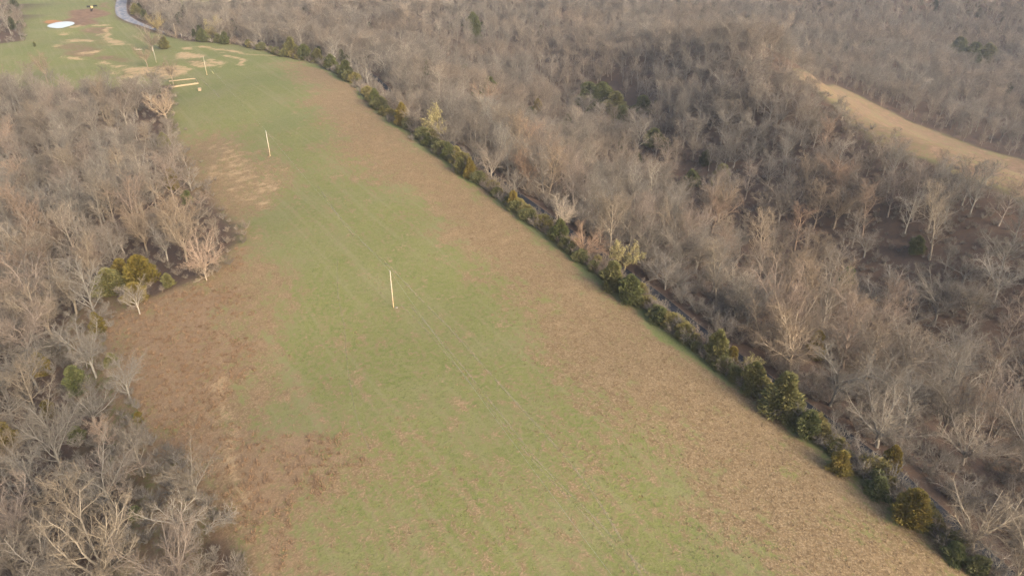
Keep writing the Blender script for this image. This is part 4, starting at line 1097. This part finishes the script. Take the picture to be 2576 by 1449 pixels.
def mound(name, P, rx, rz_, mat, label, cat, seed):
    g_ = np.random.default_rng(seed); Vv, Ff = [(0, 0, rz_)], []
    for i__ in range(1, 4):
        for k__ in range(12):
            a = k__ / 12 * 6.28; rr = rx * i__ / 3 * g_.uniform(.85, 1.15)
            Vv.append((rr * math.cos(a), rr * math.sin(a), rz_ * (1 - (i__ / 3) ** 1.4) * g_.uniform(.8, 1.1) - (.08 if i__ == 3 else 0)))
    for k__ in range(12): Ff.append((0, 1 + k__, 1 + (k__ + 1) % 12))
    for i__ in range(2):
        for k__ in range(12): Ff.append((1 + i__ * 12 + k__, 13 + i__ * 12 + k__, 13 + i__ * 12 + (k__ + 1) % 12, 1 + i__ * 12 + (k__ + 1) % 12))
    return link(name, mesh_from(name, Vv, Ff, (mat,), True), None, P, label=label, category=cat)
mound('dirt_mound', G(676, 394.5), .75, .3, dirt, 'small mound of fresh dirt at the foot of the second pole', 'dirt mound', 1)
mound('dirt_mound', G(997, 774), .6, .14, flat('pale_dirt', (.22, .19, .14), .95), 'small pale dirt heap right of the nearest pole', 'dirt mound', 2)
nxt = np.array([22.0, 48.0, float(zat(22, 48)) + PH + .3])
def span(a, b, sag, lab):
    t = np.linspace(0, 1, 25)[:, None]
    p = a * (1 - t) + b * t; p[:, 2] -= sag * 4 * (t * (1 - t))[:, 0]
    link('power_line', tube_mesh('power_line', p, np.full(25, .011), 4, wire_mat), None, None, label=lab, category='power line')
span(nxt, tops[0], 1.0, 'thin power line slanting from the nearest pole down past the near edge')
span(tops[0], tops[1], 1.1, 'thin power line between the nearest pole and the second pole')
span(tops[1], tops[2], 1.3, 'thin power line between the second pole and the guyed pole')
span(tops[2], tops[3], .8, 'thin power line between the guyed pole and the greyish pole')
span(tops[3], tops[4], .8, 'thin power line between the greyish pole and the farthest pole')

# ------------------------------------------------------------------ timber foundation, lumber, log
lumber = flat('new_lumber', (.36, .275, .18), .8)
def box(cx, cy, cz, sx, sy, sz, rot=0.0, bev=0.0):
    bm = bmesh.new(); bmesh.ops.create_cube(bm, size=1)
    for v in bm.verts: v.co = Vector((v.co.x * sx, v.co.y * sy, v.co.z * sz))
    if bev: bmesh.ops.bevel(bm, geom=bm.edges[:], offset=bev, segments=1, affect='EDGES')
    c_, s_ = math.cos(rot), math.sin(rot)
    Vv = [(v.co.x * c_ - v.co.y * s_ + cx, v.co.x * s_ + v.co.y * c_ + cy, v.co.z + cz) for v in bm.verts]
    bm.verts.index_update(); Ff = [[v.index for v in f.verts] for f in bm.faces]; bm.free()
    return Vv, Ff
crn = [G(425, 206.5), G(492, 199.5), G(499.5, 212), G(433, 222)]
fc = np.mean(crn, 0)
fr = link('foundation_form', None, None, fc, label='open rectangle of new tan timber form walls at the top of the field', category='foundation form')
zf = min(c_[2] for c_ in crn)
for k_ in range(4):
    a, b = crn[k_] - fc, crn[(k_ + 1) % 4] - fc
    d = b - a; L = float(np.hypot(d[0], d[1])); ang = math.atan2(d[1], d[0])
    hgt = (.5, .35, .85, .35)[k_]
    np_ = max(2, int(round(L / 2.5)))
    for j_ in range(np_):
        mpt = a + d * ((j_ + .5) / np_)
        zz = float(zat(fc[0] + mpt[0], fc[1] + mpt[1])) - fc[2]
        Vv, Ff = box(mpt[0], mpt[1], zz + hgt / 2 - .5, L / np_ - .03, .22 if k_ in (0, 2) else .12, hgt + 1.0, ang, .02)
        part('form_panel', mesh_from('form_panel', Vv, Ff, (lumber,)), fr)
P = G(503, 229)
r = link('lumber_stack', None, None, P, label='small stack of tan planks on the grass below the timber foundation', category='lumber stack')
for k_ in range(6):
    for j_ in range(3):
        Vv, Ff = box((j_ - 1) * .5 + .05 * (k_ % 2), .03 * (k_ % 3), .12 + k_ * .26, .46, 2.2, .24, R(12), .015)
        part('plank', mesh_from('plank', Vv, Ff, (lumber,)), r)
P = G(346, 127)
log = flat('bleached_wood', (.52, .46, .38), .9)
r = link('fallen_log', None, None, P, label='bleached fallen log with an upright stub on the lawn', category='log')
part('log', tube_mesh('log', [(-2.2, 0, .3), (-.5, .2, .35), (1.2, 0, .3), (3.2, .4, .45)], [.34, .3, .26, .14], 8, log), r)
part('branch', tube_mesh('branch', [(-1.6, 0, .4), (-2.0, .1, 1.3), (-1.7, 0, 2.2)], [.14, .1, .05], 6, log), r)
part('branch', tube_mesh('branch', [(.8, 0, .4), (1.5, -.3, 1.0), (2.1, -.2, 1.5)], [.12, .08, .04], 6, log), r)

# ------------------------------------------------------------------ cattle round a hay bale
hide, hay = flat('black_hide', (.012, .012, .016), .6), flat('hay', (.52, .38, .20), .95)
def cow_mesh(graze):
    bm = bmesh.new()
    def tub(pts, rad, n_=10):
        v, f = tubes(np.array([pts], float), np.array([rad], float), n_)
        vs_ = [bm.verts.new(c_) for c_ in v]
        for q in f: bm.faces.new([vs_[i__] for i__ in q])
        bm.faces.new(vs_[:n_][::-1]); bm.faces.new(vs_[-n_:])
    hz = .55 if graze else 1.35
    tub([(-1.0, 0, 1.08), (-.85, 0, 1.06), (-.4, 0, .98), (.1, 0, .95), (.55, 0, 1.0), (.85, 0, 1.1)], [.16, .33, .38, .40, .37, .24])
    tub([(.7, 0, 1.12), (1.05, 0, (1.12 + hz) / 2 + .08), (1.3, 0, hz + .1)], [.28, .20, .16])
    tub([(1.2, 0, hz + .16), (1.4, 0, hz + .02), (1.68, 0, hz - .18)], [.15, .16, .09])
    for y in (-1, 1):
        tub([(.62, y * .19, .9), (.64, y * .2, .5), (.60, y * .2, .45), (.62, y * .2, 0)], [.14, .08, .075, .07], 8)
        tub([(-.72, y * .2, .95), (-.60, y * .21, .62), (-.80, y * .21, .46), (-.76, y * .21, 0)], [.2, .11, .075, .07], 8)
        tub([(1.22, y * .1, hz + .2), (1.2, y * .3, hz + .2)], [.07, .03], 6)
    tub([(-1.05, 0, 1.2), (-1.16, 0, .9), (-1.15, 0, .45)], [.05, .04, .06], 6)
    me_ = bpy.data.meshes.new('cow'); bm.to_mesh(me_); bm.free()
    o_ = bpy.data.objects.new('cow_form', me_)
    COL.objects.link(o_)
    md = o_.modifiers.new('r', 'REMESH'); md.mode = 'VOXEL'; md.voxel_size = .045
    out = bpy.data.meshes.new_from_object(o_.evaluated_get(bpy.context.evaluated_depsgraph_get()))
    bpy.data.objects.remove(o_)
    out.materials.clear(); out.materials.append(hide)
    out.polygons.foreach_set('use_smooth', np.ones(len(out.polygons), bool))
    return out
cm = [cow_mesh(True), cow_mesh(False)]
for (px, py), rz_, k_, lab in [((224, 21.5), R(15), 0, 'black cow left of the hay bale on the muddy pasture'), ((240.5, 19.5), R(200), 0, 'black cow right of the hay bale on the muddy pasture'),
                              ((231.5, 30.5), R(95), 1, 'black cow standing on bare mud in front of the hay bale')]:
    o = link('cow', cm[k_], None, G(px, py), label=lab, category='cow', group='cattle round the hay bale')
    o.rotation_euler = (0, 0, rz_); o.scale = (1.5, 1.5, 1.5)
bale = tube_mesh('hay_bale', [(-.75, 0, .72), (-.7, 0, .72), (0, 0, .74), (.7, 0, .72), (.75, 0, .72)], [.66, .75, .78, .75, .66], 18, hay)
o = link('hay_bale', bale, None, G(231.5, 22), label='round tan hay bale between the black cows', category='hay bale'); o.rotation_euler = (0, 0, R(20)); o.scale = (1.3, 1.3, 1.3)
